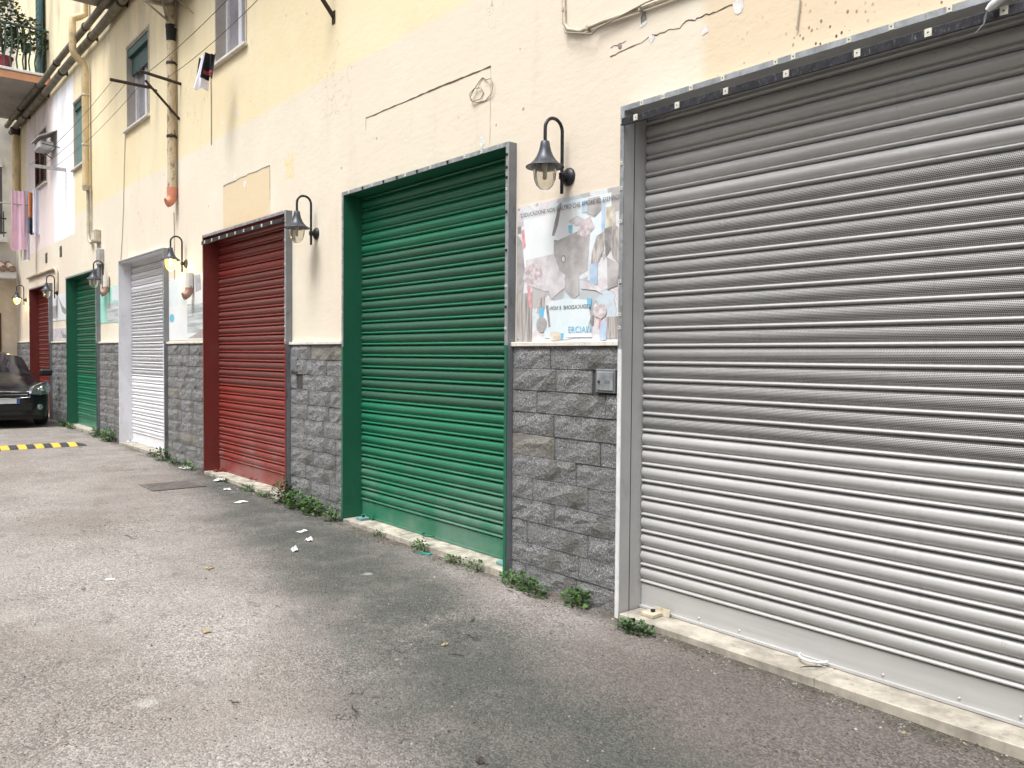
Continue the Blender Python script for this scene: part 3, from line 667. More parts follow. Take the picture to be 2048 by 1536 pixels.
def collage():
    m = NT('print_collage', 0.35, 0, 0.5); x, y, z = m.sep()
    w_ = m.n('ShaderNodeMix'); w_.data_type = 'VECTOR'; w_.inputs[0].default_value = 0.16; m.l(m.co(), w_.inputs[4]); m.l(m.noise(5, 4, 0.6, out='Color'), w_.inputs[5])
    v = m.n('ShaderNodeTexVoronoi'); v.feature = 'SMOOTH_F1'; v.inputs['Smoothness'].default_value = 0.35; v.inputs['Scale'].default_value = 7.5; m.l(w_.outputs[1], v.inputs['Vector'])
    sc = m.n('ShaderNodeSeparateColor'); m.l(v.outputs['Color'], sc.inputs[0])
    r = m.n('ShaderNodeValToRGB'); m.l(sc.outputs[0], r.inputs[0]); el = r.color_ramp.elements
    for i, (p_, c_) in enumerate(((0.0, (0.66, 0.75, 0.80)), (.28, (0.76, 0.80, 0.83)), (.45, (0.70, 0.64, 0.67)), (.6, (0.78, 0.80, 0.82)), (.78, (0.42, 0.40, 0.40)), (.9, (0.60, 0.70, 0.78)))):
        e = el[i] if i < 2 else el.new(p_); e.position = p_; e.color = (*c_, 1)
    c = m.mix(m.ramp(m.noise(24, 7, 0.68), 0.4, 0.7, 0, 0.35), r.outputs[0], (0.45, 0.43, 0.44))
    m.col(c); return m.mat
PR['collage'] = collage()
def poster(x0, x1, z0, z1, label, base, polys, bold=1):
    root = thing('poster', label, 'poster', ((x0+x1)/2, YP, z0), 'posters on the piers')
    MB().box(x0-(x0+x1)/2, x1-(x0+x1)/2, -.007, -.001, 0, z1-z0).obj('panel', PR[base], root)
    wd, ht = x1-x0, z1-z0
    for i, (mk, pts) in enumerate(polys):
        y = -.0074-.00012*i
        area = sum(p[0]*q[1]-q[0]*p[1] for p, q in zip(pts, pts[1:]+pts[:1]))
        if area < 0: pts = pts[::-1]
        MB().add([((u-.5)*wd, y, v*ht) for u, v in pts], [tuple(range(len(pts)))]).obj('print', PR[mk], root)
    for cx, cz in ((.02, .02), (.98, .02), (.02, .98), (.98, .98)):
        MB().lathe([(.006, -.0105), (.006, -.007)], ((cx-.5)*wd, 0, cz*ht), 'y', 8).add([((cx-.5)*wd-.004, -.0106, cz*ht-.004), ((cx-.5)*wd+.004, -.0106, cz*ht-.004), ((cx-.5)*wd+.004, -.0106, cz*ht+.004), ((cx-.5)*wd-.004, -.0106, cz*ht+.004)], [(0, 1, 2, 3)]).obj('screw', M['frame_grey'], root)
    return root, wd, ht
def ell(cx, cy, rx, ry, n=14, j=0.0): return [(cx+rx*math.cos(2*math.pi*k/n)*(1+random.uniform(-j, j)), cy+ry*math.sin(2*math.pi*k/n)*(1+random.uniform(-j, j))) for k in range(n)]
def R4(a, b, c, d): return [(a, c), (b, c), (b, d), (a, d)]
polys = [('sky', R4(.35, .9, .60, .97)), ('white', R4(.07, .58, .55, .93)), ('pale', [(0, .85), (.07, .85), (.055, .98), (0, .98)]), ('stripe', R4(0, .17, 0, .36)), ('grey', [(0, .36), (.07, .36), (.09, .5), (.055, .74), (0, .80)]),
         ('dark', R4(.005, .045, .80, .855)), ('pink', [(.045, .82), (.075, .83), (.095, .70), (.07, .68)]),
         ('dark', [(.425, .965), (.455, .97), (.42, .82), (.385, .745), (.36, .75)]), ('grey', [(.38, .72), (.42, .71), (.62, .755), (.72, .72), (.70, .48), (.55, .42), (.38, .45)]),
         ('dark', ell(.475, .575, .026, .030)), ('pale', ell(.475, .575, .015, .018)), ('pale', [(.38, .62), (.10, .60), (.11, .42), (.30, .36), (.46, .38), (.50, .46), (.44, .50)]), ('hair', ell(.17, .49, .10, .075, 16, .12)), ('pink', [(.11, .41), (.14, .41), (.17, .26), (.14, .25)]),
         ('pale', [(.34, .37), (.48, .45), (.50, .38), (.36, .30)]), ('brown', [(.22, .31), (.30, .33), (.29, .22), (.22, .21)]),
         ('grey', [(.50, .52), (.62, .54), (.63, .32), (.57, .29), (.49, .36)]), ('hair', [(.62, .80), (.72, .84), (.76, .76), (.68, .70), (.60, .73)]),
         ('blue', R4(.645, .735, .87, .95)), ('grey', [(.70, .96), (.80, .96), (.83, .88), (.76, .83), (.69, .86)]), ('pale', [(.52, .83), (.60, .86), (.68, .82), (.60, .79)]),
         ('blue', R4(.82, .85, .70, .93)), ('gold', [(.86, .88), (.93, .88), (.94, .74), (.86, .73)]), ('brown', [(.78, .70), (.86, .73), (.84, .60), (.78, .50), (.73, .52), (.74, .60)]), ('brown', [(.91, .76), (.96, .74), (1, .62), (.98, .50), (.92, .55), (.90, .62)]), ('dark', [(.845, .74), (.915, .75), (.90, .60), (.86, .55)]),
         ('blue', R4(.72, .79, .38, .52)), ('grey', [(.87, .55), (.98, .50), (.96, .36), (.88, .34)]), ('pale', [(.64, .36), (.78, .34), (.84, .31), (.80, .37), (.66, .41)]),
         ('sky', [(.30, .03), (.50, .015), (.70, .05), (.735, .16), (.71, .28), (.52, .30), (.33, .285), (.29, .15)]), ('white', ell(.30, .19, .055, .045)), ('cyan', [(.24, .24), (.30, .25), (.29, .18), (.245, .17)]), ('grey', ell(.27, .125, .055, .055)), ('dark', [(.31, .26), (.335, .26), (.36, .11), (.34, .10)]),
         ('hair', ell(.82, .20, .06, .05, 14, .12)), ('dark', [(.735, .16), (.765, .18), (.76, .11), (.735, .11)]), ('stripe', R4(.86, .98, .02, .16)), ('blue', R4(.815, .875, .01, .13)), ('pink', [(.81, .15), (.83, .15), (.82, .09), (.805, .09)]),
         ('cyan', [(.52, .80), (.558, .80), (.552, .745), (.530, .745)]), ('cyan', [(.70, .29), (.745, .29), (.735, .225), (.71, .225)]), ('white', R4(.50, .75, .03, .055)), ('cyan', [(.455, .06), (.49, .06), (.485, .02), (.46, .02)]), ('gold', [(.36, .07), (.46, .07), (.46, .01), (.36, .01)])]
pr, pw, ph = poster(-4.53, -3.515, 1.70, 2.655, 'large poster with a printed Italian motto beside the wide grey shutter', 'collage', polys)
def put_text(body, size, u, v, par, wid=None, flip=False, mat='ink', rot=0):
    me, wd = text_mesh(body, size, PR[mat], 'lettering'); o = link('lettering', me, par); k = (wid/wd) if wid else 1
    o.scale = (-k if flip else k, min(1.0, max(k, .8)) if wid else 1, 1); o.rotation_euler = (rad(90), rad(rot), 0)
    o.location = ((u-.5)*pw, -.0135, v*ph); return o
put_text('"L\'EDUCAZIONE NON È ALTRO CHE AMORE ED ESEMPIO"', .052, .035, .915, pr, pw*.945)
put_text('L\'EDUCAZIONE  E NON', .036, .735, .225, pr, pw*.38, True)
put_text('ERCIALE', .058, .53, .062, pr, pw*.22, False, 'cyan')
slp = [('slat', R4(.50, .97, .10, .55)), ('sky', R4(.0, .47, .55, .97)), ('cyan', ell(.08, .36, .07, .07)), ('grey', [(.70, .98), (.84, .98), (.86, .75), (.72, .72)]), ('stripe', [(.52, .02), (.97, .02), (.99, .2), (.75, .10)]), ('brown', [(.93, .98), (.99, .98), (.99, .45), (.95, .5)])]
poster(-12.30, -10.75, 1.79, 2.66, 'pale poster with printed slats between the white and the red shutter', 'white', slp)
poster(-16.17, -14.74, 2.13, 2.74, 'mint green poster between the far green and the white shutter', 'mint', [('slat', R4(.30, .98, .02, .55)), ('sky', R4(.55, .98, .60, .97)), ('mint', R4(.02, .3, .3, .97)), ('pink', R4(.86, .99, .0, .12))])
poster(-20.25, -18.66, 2.28, 2.83, 'farthest small grey and white poster left of the far green shutter', 'white', [('dark', [(.35, .95), (.6, .3), (.95, .1), (.95, .9), (.8, .4), (.6, .55)]), ('grey', R4(.0, .3, .1, .6))])
poster(-20.25, -18.66, 1.86, 2.12, 'low pale poster strip resting on the ledge behind the parked car', 'pale', [('dark', [(.45, .95), (.6, .2), (.95, .1), (.95, .9), (.8, .4), (.6, .55)])])

# ---------------------------------------------------------------- letter box, meter plate, wall hole
a = onwall(1198, 786, YP-.03); lb = thing('letter_box', 'small grey metal letter box with a lock set in the stone beside the grey shutter', 'letter box', (-3.62, YP-.022, 1.375))
MB().box(-.085, .085, -.020, .02, 0, .150, .004).obj('casing', M['frame_grey'], lb)
MB().box(-.068, .072, -.027, -.0205, .016, .134, .003).obj('door', M['zinc'], lb)
MB().lathe([(.009, -.034), (.009, -.0275)], (-.045, 0, .07), 'y', 10).add([(-.05, -.0342, .065), (-.04, -.0342, .065), (-.04, -.0342, .075), (-.05, -.0342, .075)], [(0, 1, 2, 3)]).obj('lock', M['rail_black'], lb)
MB().box(0.0, .05, -.0285, -.0272, .062, .08).obj('name_tag', M['frame_grey'], lb)
lb2 = thing('meter_plate', 'small grey meter plate in the stone right of the red shutter', 'meter plate', (-8.13, YP-.022, 1.42))
MB().box(-.07, .07, -.016, .02, 0, .15, .004).obj('casing', M['stone'], lb2); MB().box(-.055, .055, -.021, -.0162, .015, .135, .002).obj('door', M['frame_grey'], lb2)
hb = MB(); hb.box(-8.085, -8.075, YP-.018, YP-.0125, 1.20, 1.345).box(-7.953, -7.943, YP-.018, YP-.0125, 1.20, 1.345)
# ---------------------------------------------------------------- pipes
def pipe_thing(name, label, cat, parts, base):
    root = thing(name, label, cat, base)
    for (pn, pts, r, mat) in parts:
        m = MB(); m.tube([Vector(p)-root.location for p in pts], r, 14); m.obj(pn, M[mat], root)
    return root
def elbow(c, r, yout, n=7):            # quarter bend from vertical to outwards
    return [(c[0], c[1]-r+r*math.cos(a), c[2]-r*math.sin(a)) for a in np.linspace(0, math.pi/2*.9, n)]
xp = -11.93; Yp = YP-.075
rt1 = pipe_thing('downpipe', 'peeling beige downpipe ending in an orange elbow above the white shutter', 'downpipe',
    [('pipe', [(xp, Yp, 6.9), (xp, Yp, 6.10)], .062, 'pipe_old'), ('pipe', [(xp, Yp, 6.03), (xp, Yp, 5.0), (xp, Yp, 3.84)], .058, 'pipe_old'), ('broken_joint', [(xp, Yp, 6.12), (xp, Yp, 6.0), (xp, Yp, 5.9)], [.070, .066, .060], 'black'),
     ('elbow', [(xp, Yp, 3.90), (xp, Yp, 3.80)] + [(xp, Yp-.10+.10*math.cos(t_), 3.78-.10*math.sin(t_)) for t_ in np.linspace(0, 1.3, 6)], .066, 'terracotta')], (xp, YP, 3.65))
for z in (5.6, 4.6): MB().lathe([(.062, -.02), (.066, -.015), (.066, .015), (.062, .02)], (0, -.075, z-3.65), 'z', 16).box(-.01, .01, -.02, .0, z-3.66, z-3.64).obj('bracket', M['rust'], rt1)
xq = -16.78
rt2 = pipe_thing('downpipe', 'cream downpipe bending round the long gutter pipes beside the pale green window blind', 'downpipe',
    [('pipe', [(xq, YP-.09, 9.6), (xq, YP-.09, 7.75)] + [(xq, YP-.09-.20*t_, 7.75-.12*t_) for t_ in (.3, .7, 1)] + [(xq, YP-.29, 7.5), (xq, YP-.29, 7.08), (xq, YP-.26, 7.0), (xq, YP-.12, 6.86), (xq, YP-.09, 6.78), (xq, YP-.09, 4.62)], .062, 'pipe'),
     ('thin_pipe', [(xq-.03, YP-.05, 4.62), (xq-.03, YP-.05, 3.80), (xq+.02, YP-.05, 3.66), (xq+.2, YP-.05, 3.60)], .030, 'conduit'), ('thin_pipe', [(xq+.07, YP-.03, 4.62), (xq+.07, YP-.03, 3.72)], .016, 'conduit'), ('collar', [(xq, YP-.09, 4.66), (xq, YP-.09, 4.58)], [.075, .06], 'conduit')], (xq, YP, 3.6))
for z in (6.3, 5.4): MB().lathe([(.066, -.018), (.070, -.012), (.070, .012), (.066, .018)], (0, -.09, z-3.6), 'z', 16).obj('bracket', M['conduit'], rt2)
jb = thing('junction_box', 'cream junction box on the wall above the far green shutter', 'junction box', (-16.25, YP, 3.58)); MB().box(-.16, .14, -.10, 0, 0, .22, .012).obj('casing', M['conduit'], jb); MB().box(-.10, .08, -.107, -.1005, .04, .17, .003).obj('cover', M['ledge'], jb)
jb = thing('meter_box', 'narrow grey wall box with a short pipe above the far green shutter', 'box', (-16.0, YP, 3.10)); MB().box(-.11, .10, -.09, 0, .06, .34, .01).obj('casing', M['awning'], jb); MB().tube([(-.05, -.05, .06), (-.05, -.05, -.28)], .035, 10).obj('pipe', M['frame_grey'], jb)
def small_elbow(x, z, lab):
    r_ = thing('drain_elbow', lab, 'pipe elbow', (x, YP, z)); MB().tube([(0, -.06, .32), (0, -.06, .12)], .052, 12).obj('collar', M['ledge'], r_)
    MB().tube([(0, -.06, .14)] + [(0, -.06-.10+.10*math.cos(t_), .10-.10*math.sin(t_)) for t_ in np.linspace(0, 1.35, 6)], .052, 12).obj('elbow', M['terra_dull'], r_)
small_elbow(-11.28, 2.36, 'short terracotta pipe elbow on the pale poster beside the red shutter'); small_elbow(-15.55, 2.62, 'faded terracotta pipe elbow by the unlit lamp left of the white shutter')
gz = 7.19
for (dy, dz, r_, lab) in ((.10, 0.0, .068, 'lower of the two long dark gutter pipes high on the wall'), (.20, .15, .058, 'upper of the two long dark gutter pipes high on the wall')):
    gp = pipe_thing('gutter_pipe', lab, 'pipe', [('pipe', [(x, YP-dy, gz+dz+.012*math.sin(x*1.3)) for x in np.linspace(-24.55, -5, 30)], r_, 'gutter')], (-15, YP, gz))
    for x in (-22.6, -20.4, -18.6, -16.2, -14.3, -11): MB().tube([(x-.03+15, -dy, dz), (x+.03+15, -dy, dz)], r_+.012, 12).box(x+15-.012, x+15+.012, -.03, 0, dz-.06, dz+.03).obj('bracket', M['rust'], gp)
cp = pipe_thing('downpipe', 'cream corner downpipe at the far end above the parked car', 'downpipe', [('pipe', [(-23.95, YP-.10, 7.1), (-23.95, YP-.10, 4.2)], .085, 'pipe'), ('collar', [(-23.95, YP-.10, 7.18), (-23.95, YP-.10, 7.0)], [.12, .09], 'rust')], (-23.95, YP, 4.2))
A = [onwall(58, 557), onwall(90, 545), onwall(113, 537), onwall(117, 545), onwall(117, 582)]
pipe_thing('conduit', 'thin brown conduit bending above the farthest red shutter', 'conduit', [('pipe', [(p_.x, YP-.03, p_.z) for p_ in A], .028, 'conduit')], (A[2].x, YP, A[2].z))
for (px, py, lab) in ((122, 503, 'small dark wall vent left of the junction box'), (93, 516, 'tiny dark wall vent above the farthest red shutter')):
    p_ = onwall(px, py); vt = thing('wall_vent', lab, 'vent', (p_.x, YP, p_.z)); MB().box(-.10, .10, -.006, -.001, -.11, .11).obj('opening', M['rail_black'], vt)
    for k in range(4): MB().box(-.095, .095, -.012, -.0065, -.09+.05*k, -.07+.05*k).obj('louvre', M['gutter'], vt)
# conduit and cables top right
A = [onwall(1130, -60), onwall(1132, 48), onwall(1140, 60), onwall(1165, 64), onwall(1210, 45), onwall(1290, 18), onwall(1400, -22), onwall(1500, -60)]
cd = pipe_thing('conduit', 'thin beige cable conduit running down and across above the first lamp', 'conduit', [('pipe', [(p.x, YP-.018, p.z) for p in A], .012, 'conduit'), ('cable', [(onwall(1135, 58).x, YP-.03, onwall(1135, 58).z), (onwall(1140, 68).x, YP-.04, onwall(1140, 68).z), (onwall(1195, 72).x, YP-.05, onwall(1195, 72).z), (onwall(1200, 60).x, YP-.03, onwall(1200, 60).z), (onwall(1300, 8).x, YP-.035, onwall(1300, 8).z), (onwall(1380, -22).x, YP-.035, onwall(1380, -22).z)], .005, 'cable')], (A[2].x, YP, A[2].z))
for (px, py) in ((1132, 20), (1180, 58), (1285, 20)): p = onwall(px, py)-cd.location; MB().box(p.x-.008, p.x+.008, -.034, 0, p.z-.016, p.z+.016, .003).obj('saddle', M['conduit'], cd)
# loose cable loop
lp = [(977, 160), (988, 158), (991, 170), (986, 188), (972, 201), (955, 206), (946, 202), (945, 190), (953, 178), (964, 176), (968, 186), (962, 199), (950, 204), (946, 196), (952, 180), (960, 163), (966, 155), (976, 160)]
r_ = thing('cable_loop', 'loose coil of thin grey cable hanging above the large green shutter', 'cable', onwall(977, 160))
MB().tube([Vector((onwall(*q).x, YP-.015-.012*math.sin(i*1.1), onwall(*q).z))-r_.location for i, q in enumerate(lp)], .0035, 6).obj('cable', M['cable'], r_)
# thin hanging cables
def cable(pts, label, r=.005, mat='cable', Y=YP-.01):
    P = [onwall(q[0], q[1]) for q in pts]; o = thing('wall_cable', label, 'cable', (P[-1].x, YP, P[-1].z))
    MB().tube([Vector((p.x, Y, p.z))-o.location for p in P], r, 6).obj('cable', M[mat], o)
cable([(252, 262), (250, 330), (248, 420), (246, 470), (243, 520)], 'thin cable hanging from the first window down to the white shutter')
cable([(349, 425), (350, 470), (350, 520), (350, 560)], 'thin cable below the orange pipe elbow')
cable([(423, 140), (424, 215), (424, 290)], 'thin dark cable below the right upper window sill', .006)
cable([(1603, 0), (1600, 25), (1596, 60)], 'short brown cable end above the wide grey shutter', .005, 'conduit')
# white fitting with a wire, top right
p = onwall(1985, 12, YF-.05); r_ = thing('wire_fitting', 'small white plastic wire fitting dangling in front of the wide grey shutter', 'fitting', p)
MB().tube([(-.020, 0, -.012), (-.005, 0, .0), (.03, 0, .022), (.08, .02, .05)], [.010, .016, .019, .012], 12).obj('casing', M['frame_white'], r_)
MB().tube([(-.02, 0, -.012), (-.028, .01, -.035), (-.036, .015, -.055), (-.07, .018, -.085)], .0025, 6).tube([(-.02, .004, -.010), (-.033, .01, -.03), (-.038, .018, -.055)], .0018, 6).obj('wire', M['zinc'], r_)
MB().tube([(.08, .02, .05), (.10, .06, .12), (.10, .10, .16)], .004, 6).obj('bracket', M['frame_white'], r_)

# ---------------------------------------------------------------- balconies, brackets, washing
b1 = thing('balcony', 'balcony with orange edge, dark green railing and potted plants at upper left', 'balcony', (-22, YP, 7.36))
def loc(m, name, mat, root):
    o = m.obj(name, M[mat] if isinstance(mat, str) else mat, root); o.location = -root.location; return o
loc(MB().box(-23.9, -20.33, 2.45, YP-.001, 7.362, 7.37+.15), 'slab', 'slab_under', b1)
loc(MB().box(-20.33, -20.30, 2.42, YP-.001, 7.36, 7.50).box(-23.9, -20.33, 2.42, 2.45, 7.36, 7.50), 'fascia', 'orange_fascia', b1)
loc(MB().box(-23.9, -20.27, 2.39, YP-.001, 7.521, 7.575, .006), 'coping', 'frame_white', b1)
for Y in np.arange(2.5, 3.75, .115): loc(MB().tube([(-20.38, Y, 7.57), (-20.40, Y-.02, 7.8), (-20.36, Y+.02, 8.1), (-20.38, Y, 8.50)], .017, 8), 'baluster', 'green_dark', b1)
loc(MB().box(-20.41, -20.35, 2.45, YP-.01, 8.50, 8.53), 'top_rail', 'green_dark', b1)
loc(MB().tube([(-20.38, 3.4, 8.51), (-20.38, 3.83-.05, 8.52)], .02, 8), 'rail_end', 'green_dark', b1)
sh = thing('shutter_door', 'tall dark teal balcony shutter folded open against the wall', 'shutter', (-20.95, YP, 7.58)); MB().box(-.25, .28, -.11, -.06, 0, 2.3, .008).obj('leaf', M['teal'], sh)
for k in range(14): MB().box(-.2, .23, -.118, -.112, .12+k*.15, .22+k*.15).obj('louvre', M['teal'], sh)
loc(MB().box(-15.39, -5.0, 2.85, YP-.001, 7.43, 7.60).box(-15.41, -4.98, 2.83, YP-.001, 7.601, 7.64), 'slab', 'slab_under', thing('balcony', 'underside of a plain grey balcony slab at the top edge above the gutter pipes', 'balcony', (-10, YP, 7.43)))
def foliage(n, cx, cy, cz, rx, ry, rz, ls, seed, drop=0.0):
    rnd = random.Random(seed); m = MB()
    for _ in range(n):
        while True:
            a, b, c = rnd.uniform(-1, 1), rnd.uniform(-1, 1), rnd.uniform(-1, 1)
            if a*a+b*b+c*c < 1 and rnd.random() < .35+.65*(a*a+b*b+c*c): break
        p = Vector((cx+a*rx, cy+b*ry, cz+c*rz-drop*(a*a+b*b)))
        d = Vector((a+rnd.uniform(-.8, .8), b+rnd.uniform(-.8, .8), rnd.uniform(-.5, .9))).normalized()
        s = d.cross(Vector((rnd.uniform(-.4, .4), rnd.uniform(-.4, .4), 1))).normalized(); L = ls*rnd.uniform(.6, 1.3); w_ = L*rnd.uniform(.32, .48)
        nrm = d.cross(s).normalized()
        m.add([p, p+d*L*.3+s*w_, p+d*L*.72+s*w_*.75-nrm*L*.05, p+d*L-nrm*L*.14, p+d*L*.72-s*w_*.75-nrm*L*.05, p+d*L*.3-s*w_], [(0, 1, 2, 3), (0, 3, 4, 5)])
    return m
for (x, Y, pot, h, lab, sd) in ((-20.7, 2.98, .17, .95, 'bushy plant in a dark red pot on the balcony', 1), (-20.62, 3.38, .10, .60, 'trailing plant hung on the balcony railing nearest the shutter', 2)):
    pt = thing('potted_plant', lab, 'plant', (x, Y, 7.576))
    if sd == 1: MB().lathe([(.0, 0), (pot*.75, 0), (pot, .27), (pot+.02, .27), (pot+.02, .31), (pot-.02, .31), (pot-.03, .26), (0.001, .26)], (0, 0, 0), 'z', 18).obj('pot', M['cloth_red'], pt)
    else: MB().lathe([(.0, .48), (pot*.8, .48), (pot, .66), (pot-.01, .66), (.001, .62)], (0, 0, 0), 'z', 16).box(-.02, .02, -.02, .02, 0, .48).obj('pot', M['bark'], pt)
    for k in range(7):
        a = random.uniform(0, 6.28); MB().tube([(0, 0, .3 if sd == 1 else .6), (.1*math.cos(a), .1*math.sin(a), .6+.1*k), (.22*math.cos(a), .25*math.sin(a), .8+.12*k*h)], [.012, .008, .004], 6).obj('stem', M['bark'], pt)
    foliage(620 if sd == 1 else 420, 0, .02, 1.05 if sd == 1 else .85, .33, .42, .62 if sd == 1 else .42, .085, sd, .15).obj('leaves', M['leaf_grey'], pt, kind='stuff')
# air conditioner bracket tray near the peeling downpipe
ac = thing('air_conditioner', 'grey air conditioner on brackets above the peeling downpipe', 'air conditioner', (-11.55, YP, 6.33))
MB().box(-.42, .42, -.42, -.10, .04, .60, .012).obj('casing', M['slab_under'], ac)
for x in (-.33, .33): MB().box(x-.02, x+.02, -.48, 0, 0, .035).add([(x-.012, -.03, -.25), (x+.012, -.03, -.25), (x+.012, -.40, 0), (x-.012, -.40, 0), (x-.012, -.005, -.25), (x+.012, -.005, -.25), (x+.012, -.43, 0), (x-.012, -.43, 0)], [(0, 1, 2, 3), (4, 7, 6, 5), (0, 4, 5, 1), (1, 5, 6, 2), (3, 7, 4, 0)]).obj('bracket', M['conduit'], ac)
MB().tube([(-.2, -.25, .04), (-.25, -.2, -.05), (-.40, -.12, -.16), (-.5, -.10, -.2)], .018, 8).obj('drain_hose', M['cable'], ac)
# clothes line brackets
def out(px, py, Y): p = onwall(px, py); return Vector((p.x, Y, p.z))
pa = onwall(362, 168); pA = Vector((pa.x, 3.243, pa.z+.06)); pb = onwall(358, 240); pB_ = onwall(315, 178)
br = thing('clothesline_bracket', 'rusty iron clothesline bracket with a diagonal strut right of the first window', 'bracket', (pa.x, YP, pb.z))
MB().tube([rel((pa.x, YP, pa.z), br), rel(pA, br)], .022, 8).obj('arm', M['rust'], br)
MB().tube([rel((pa.x-.06, YP, pb.z), br), rel((pa.x-.1, 3.35, pa.z-.02), br)], .018, 8).obj('strut', M['rust'], br)
pB0 = Vector((pB_.x, YP, pB_.z)); pB1 = Vector((pB_.x, 3.142, pB_.z))
br2 = thing('clothesline_bracket', 'rusty iron clothesline bar in front of the first window', 'bracket', tuple(pB0)); MB().tube([(0, -.12, 0), rel(pB1, br2)], .024, 8).tube([(0, -.12, 0), (-.02, 0, -.02)], .012, 6).obj('arm', M['rust'], br2)
pd0, pd1 = onwall(668, 35), onwall(645, 0)
br3 = thing('clothesline_bracket', 'dark iron strut high on the yellow wall left of the large green shutter', 'bracket', (pd0.x, YP, pd0.z)); MB().tube([(0, 0, 0), (0, -.19, .22), (0, -.42, .46)], .022, 8).box(-.03, .03, -.008, 0, -.06, .06).obj('strut', M['rust'], br3); MB().tube([(0, 0, .46), (0, -.6, .48)], .022, 8).obj('arm', M['rust'], br3)
def line(a, b, label, sag=.05, r=.004, mat='rail_black'):
    a, b = Vector(a), Vector(b); o = thing('clothesline', label, 'clothesline', a); pts = [a.lerp(b, t)+Vector((0, 0, -sag*4*t*(1-t)))-a for t in np.linspace(0, 1, 12)]
    MB().tube(pts, r, 5).obj('wire', M[mat], o)
    return [p+a for p in pts]
e1 = Vector((pd0.x, YP-.35, pd0.z+.48)); e2 = Vector((pd0.x, YP-.58, pd0.z+.48))
L1 = line((pA.x, 3.35, pA.z-.005), e2, 'outer clothesline wire between the iron brackets', .06)
L2 = line((pA.x, 3.60, pA.z-.02), e1, 'inner clothesline wire between the iron brackets', .08)
p3 = onwall(132, 340); p3b = onwall(92, 331)
br4 = thing('clothesline_bracket', 'pale painted clothesline bar in front of the white wall section', 'bracket', (p3.x, YP, p3.z)); MB().box(-.025, .025, -.70, 0, -.03, .03).obj('arm', M['awning'], br4)
for i, yy in enumerate((3.16, 3.34, 3.52)): line((pB1.x, yy, pB1.z-.03), (p3.x, YP-.65+.2*i, p3.z), ('outermost', 'middle', 'innermost')[i]+' thin clothesline running left from the iron bar to the pale bar', .10, .0035)
def cloth(name, label, mat, x0, x1, z0, z1, Y, fold, seed, lean=0.0, taper=0.0, parts=None, rag=0.0):
    rnd = random.Random(seed); ph = rnd.uniform(0, 6)
    o = thing(name, label, 'laundry', ((x0+x1)/2, Y, z0)); nx, nz = 14, 14
    def grid(u0, u1, v0, v1, dy=0.0):
        vs = []
        for j in range(nz+1):
            for i in range(nx+1):
                u, v = u0+(u1-u0)*i/nx, v0+(v1-v0)*j/nz
                a = (1-v); x = (x0+(x1-x0)*u-(x0+x1)/2)*(1-taper*a); y = fold*(.3+a)*math.sin(u*9+ph+a*1.3)+lean*a+.4*fold*math.sin(u*23+ph)
                vs.append((x, y+dy, (z1-z0)*v+.02*math.sin(u*5+ph)*a+rag*a*a*(math.sin(u*7+ph*2)+.5*math.sin(u*17+ph))))
        n1 = nx+1; m = MB(); fr = [(j*n1+i, j*n1+i+1, (j+1)*n1+i+1, (j+1)*n1+i) for j in range(nz) for i in range(nx)]
        m.add(vs, fr, True); m.add([(x, y+.006, z) for x, y, z in vs], [f[::-1] for f in fr], True); return m
    for (pn, pm, u0, u1, v0, v1, dy) in (parts or [('cloth', mat, 0, 1, 0, 1, 0)]): grid(u0, u1, v0, v1, dy).obj(pn, M[pm], o)
    return o
q = onwall(408, 145, 3.45)
cloth('hanging_garment', 'black and white garment with a red detail pegged below the right upper window', 'cloth_white', q.x-.105, q.x+.105, q.z-.17, q.z+.22, 3.45, .045, 3, 0, -.25, [('white_side', 'cloth_white', .0, .55, 0, .93, 0), ('black_side', 'cloth_black', .34, 1, .27, 1, -.014), ('black_edge', 'cloth_black', -.06, .03, .2, .85, -.006), ('red_trim', 'cloth_red', .45, .80, .40, .50, -.026), ('red_trim', 'cloth_red', .70, .95, .30, .36, -.026)], .05).rotation_euler = (0, rad(9), rad(42))
def rowline(x, z, Y0, Y1, lab): 
    br = thing('clothesline_bracket', lab, 'bracket', (x, YP, z)); MB().tube([(0, 0, 0), (0, Y1-YP, 0)], .014, 8).obj('arm', M['awning'], br)
xA = -21.9
def ypx(px, py, X): d = ray(px, py); t = X/d.x; return d.y*t
rowline(xA, 4.98, YP, 2.3, 'thin bar carrying the pink sheet above the parked car')
def cloth_y(name, label, mat, px0, px1, py0, py1, X, seed, parts=None):
    Y0, Y1 = ypx(px0, py0, X), ypx(px1, py0, X); d = ray((px0+px1)/2, py0); z1 = EYE+d.z*X/d.x; d = ray((px0+px1)/2, py1); z0 = EYE+d.z*X/d.x
    o = cloth(name, label, mat, -abs(Y1-Y0)/2, abs(Y1-Y0)/2, z0, z1, 0, .03, seed, 0, -.15, parts); o.location = (X, (Y0+Y1)/2, z0); o.rotation_euler = (0, 0, rad(90)); return o
cloth_y('hanging_sheet', 'long pink sheet hanging to dry at the left edge', 'sheet_pink', 22, 51, 382, 500, xA, 5)
cloth_y('hanging_sheet', 'white sheet hanging behind the pink one at the left edge', 'cloth_white', 46, 58, 380, 520, xA-.15, 6)
cloth_y('hanging_garment', 'orange and slate garment hanging beside the pink sheet', 'cloth_orange', 57, 67, 385, 468, xA+.1, 7, [('upper', 'cloth_orange', 0, 1, .4, 1, 0), ('lower', 'cloth_blue', 0, .9, 0, .45, .01)])
cloth_y('hanging_garment', 'pale lilac garment hanging rightmost of the far laundry', 'cloth_white', 66, 78, 378, 468, xA+.25, 8)
q = onwall(98, 292, 3.45); aw = thing('awning', 'small grey awning over the brown louvred window', 'awning', (-20.0, YP, 5.98))
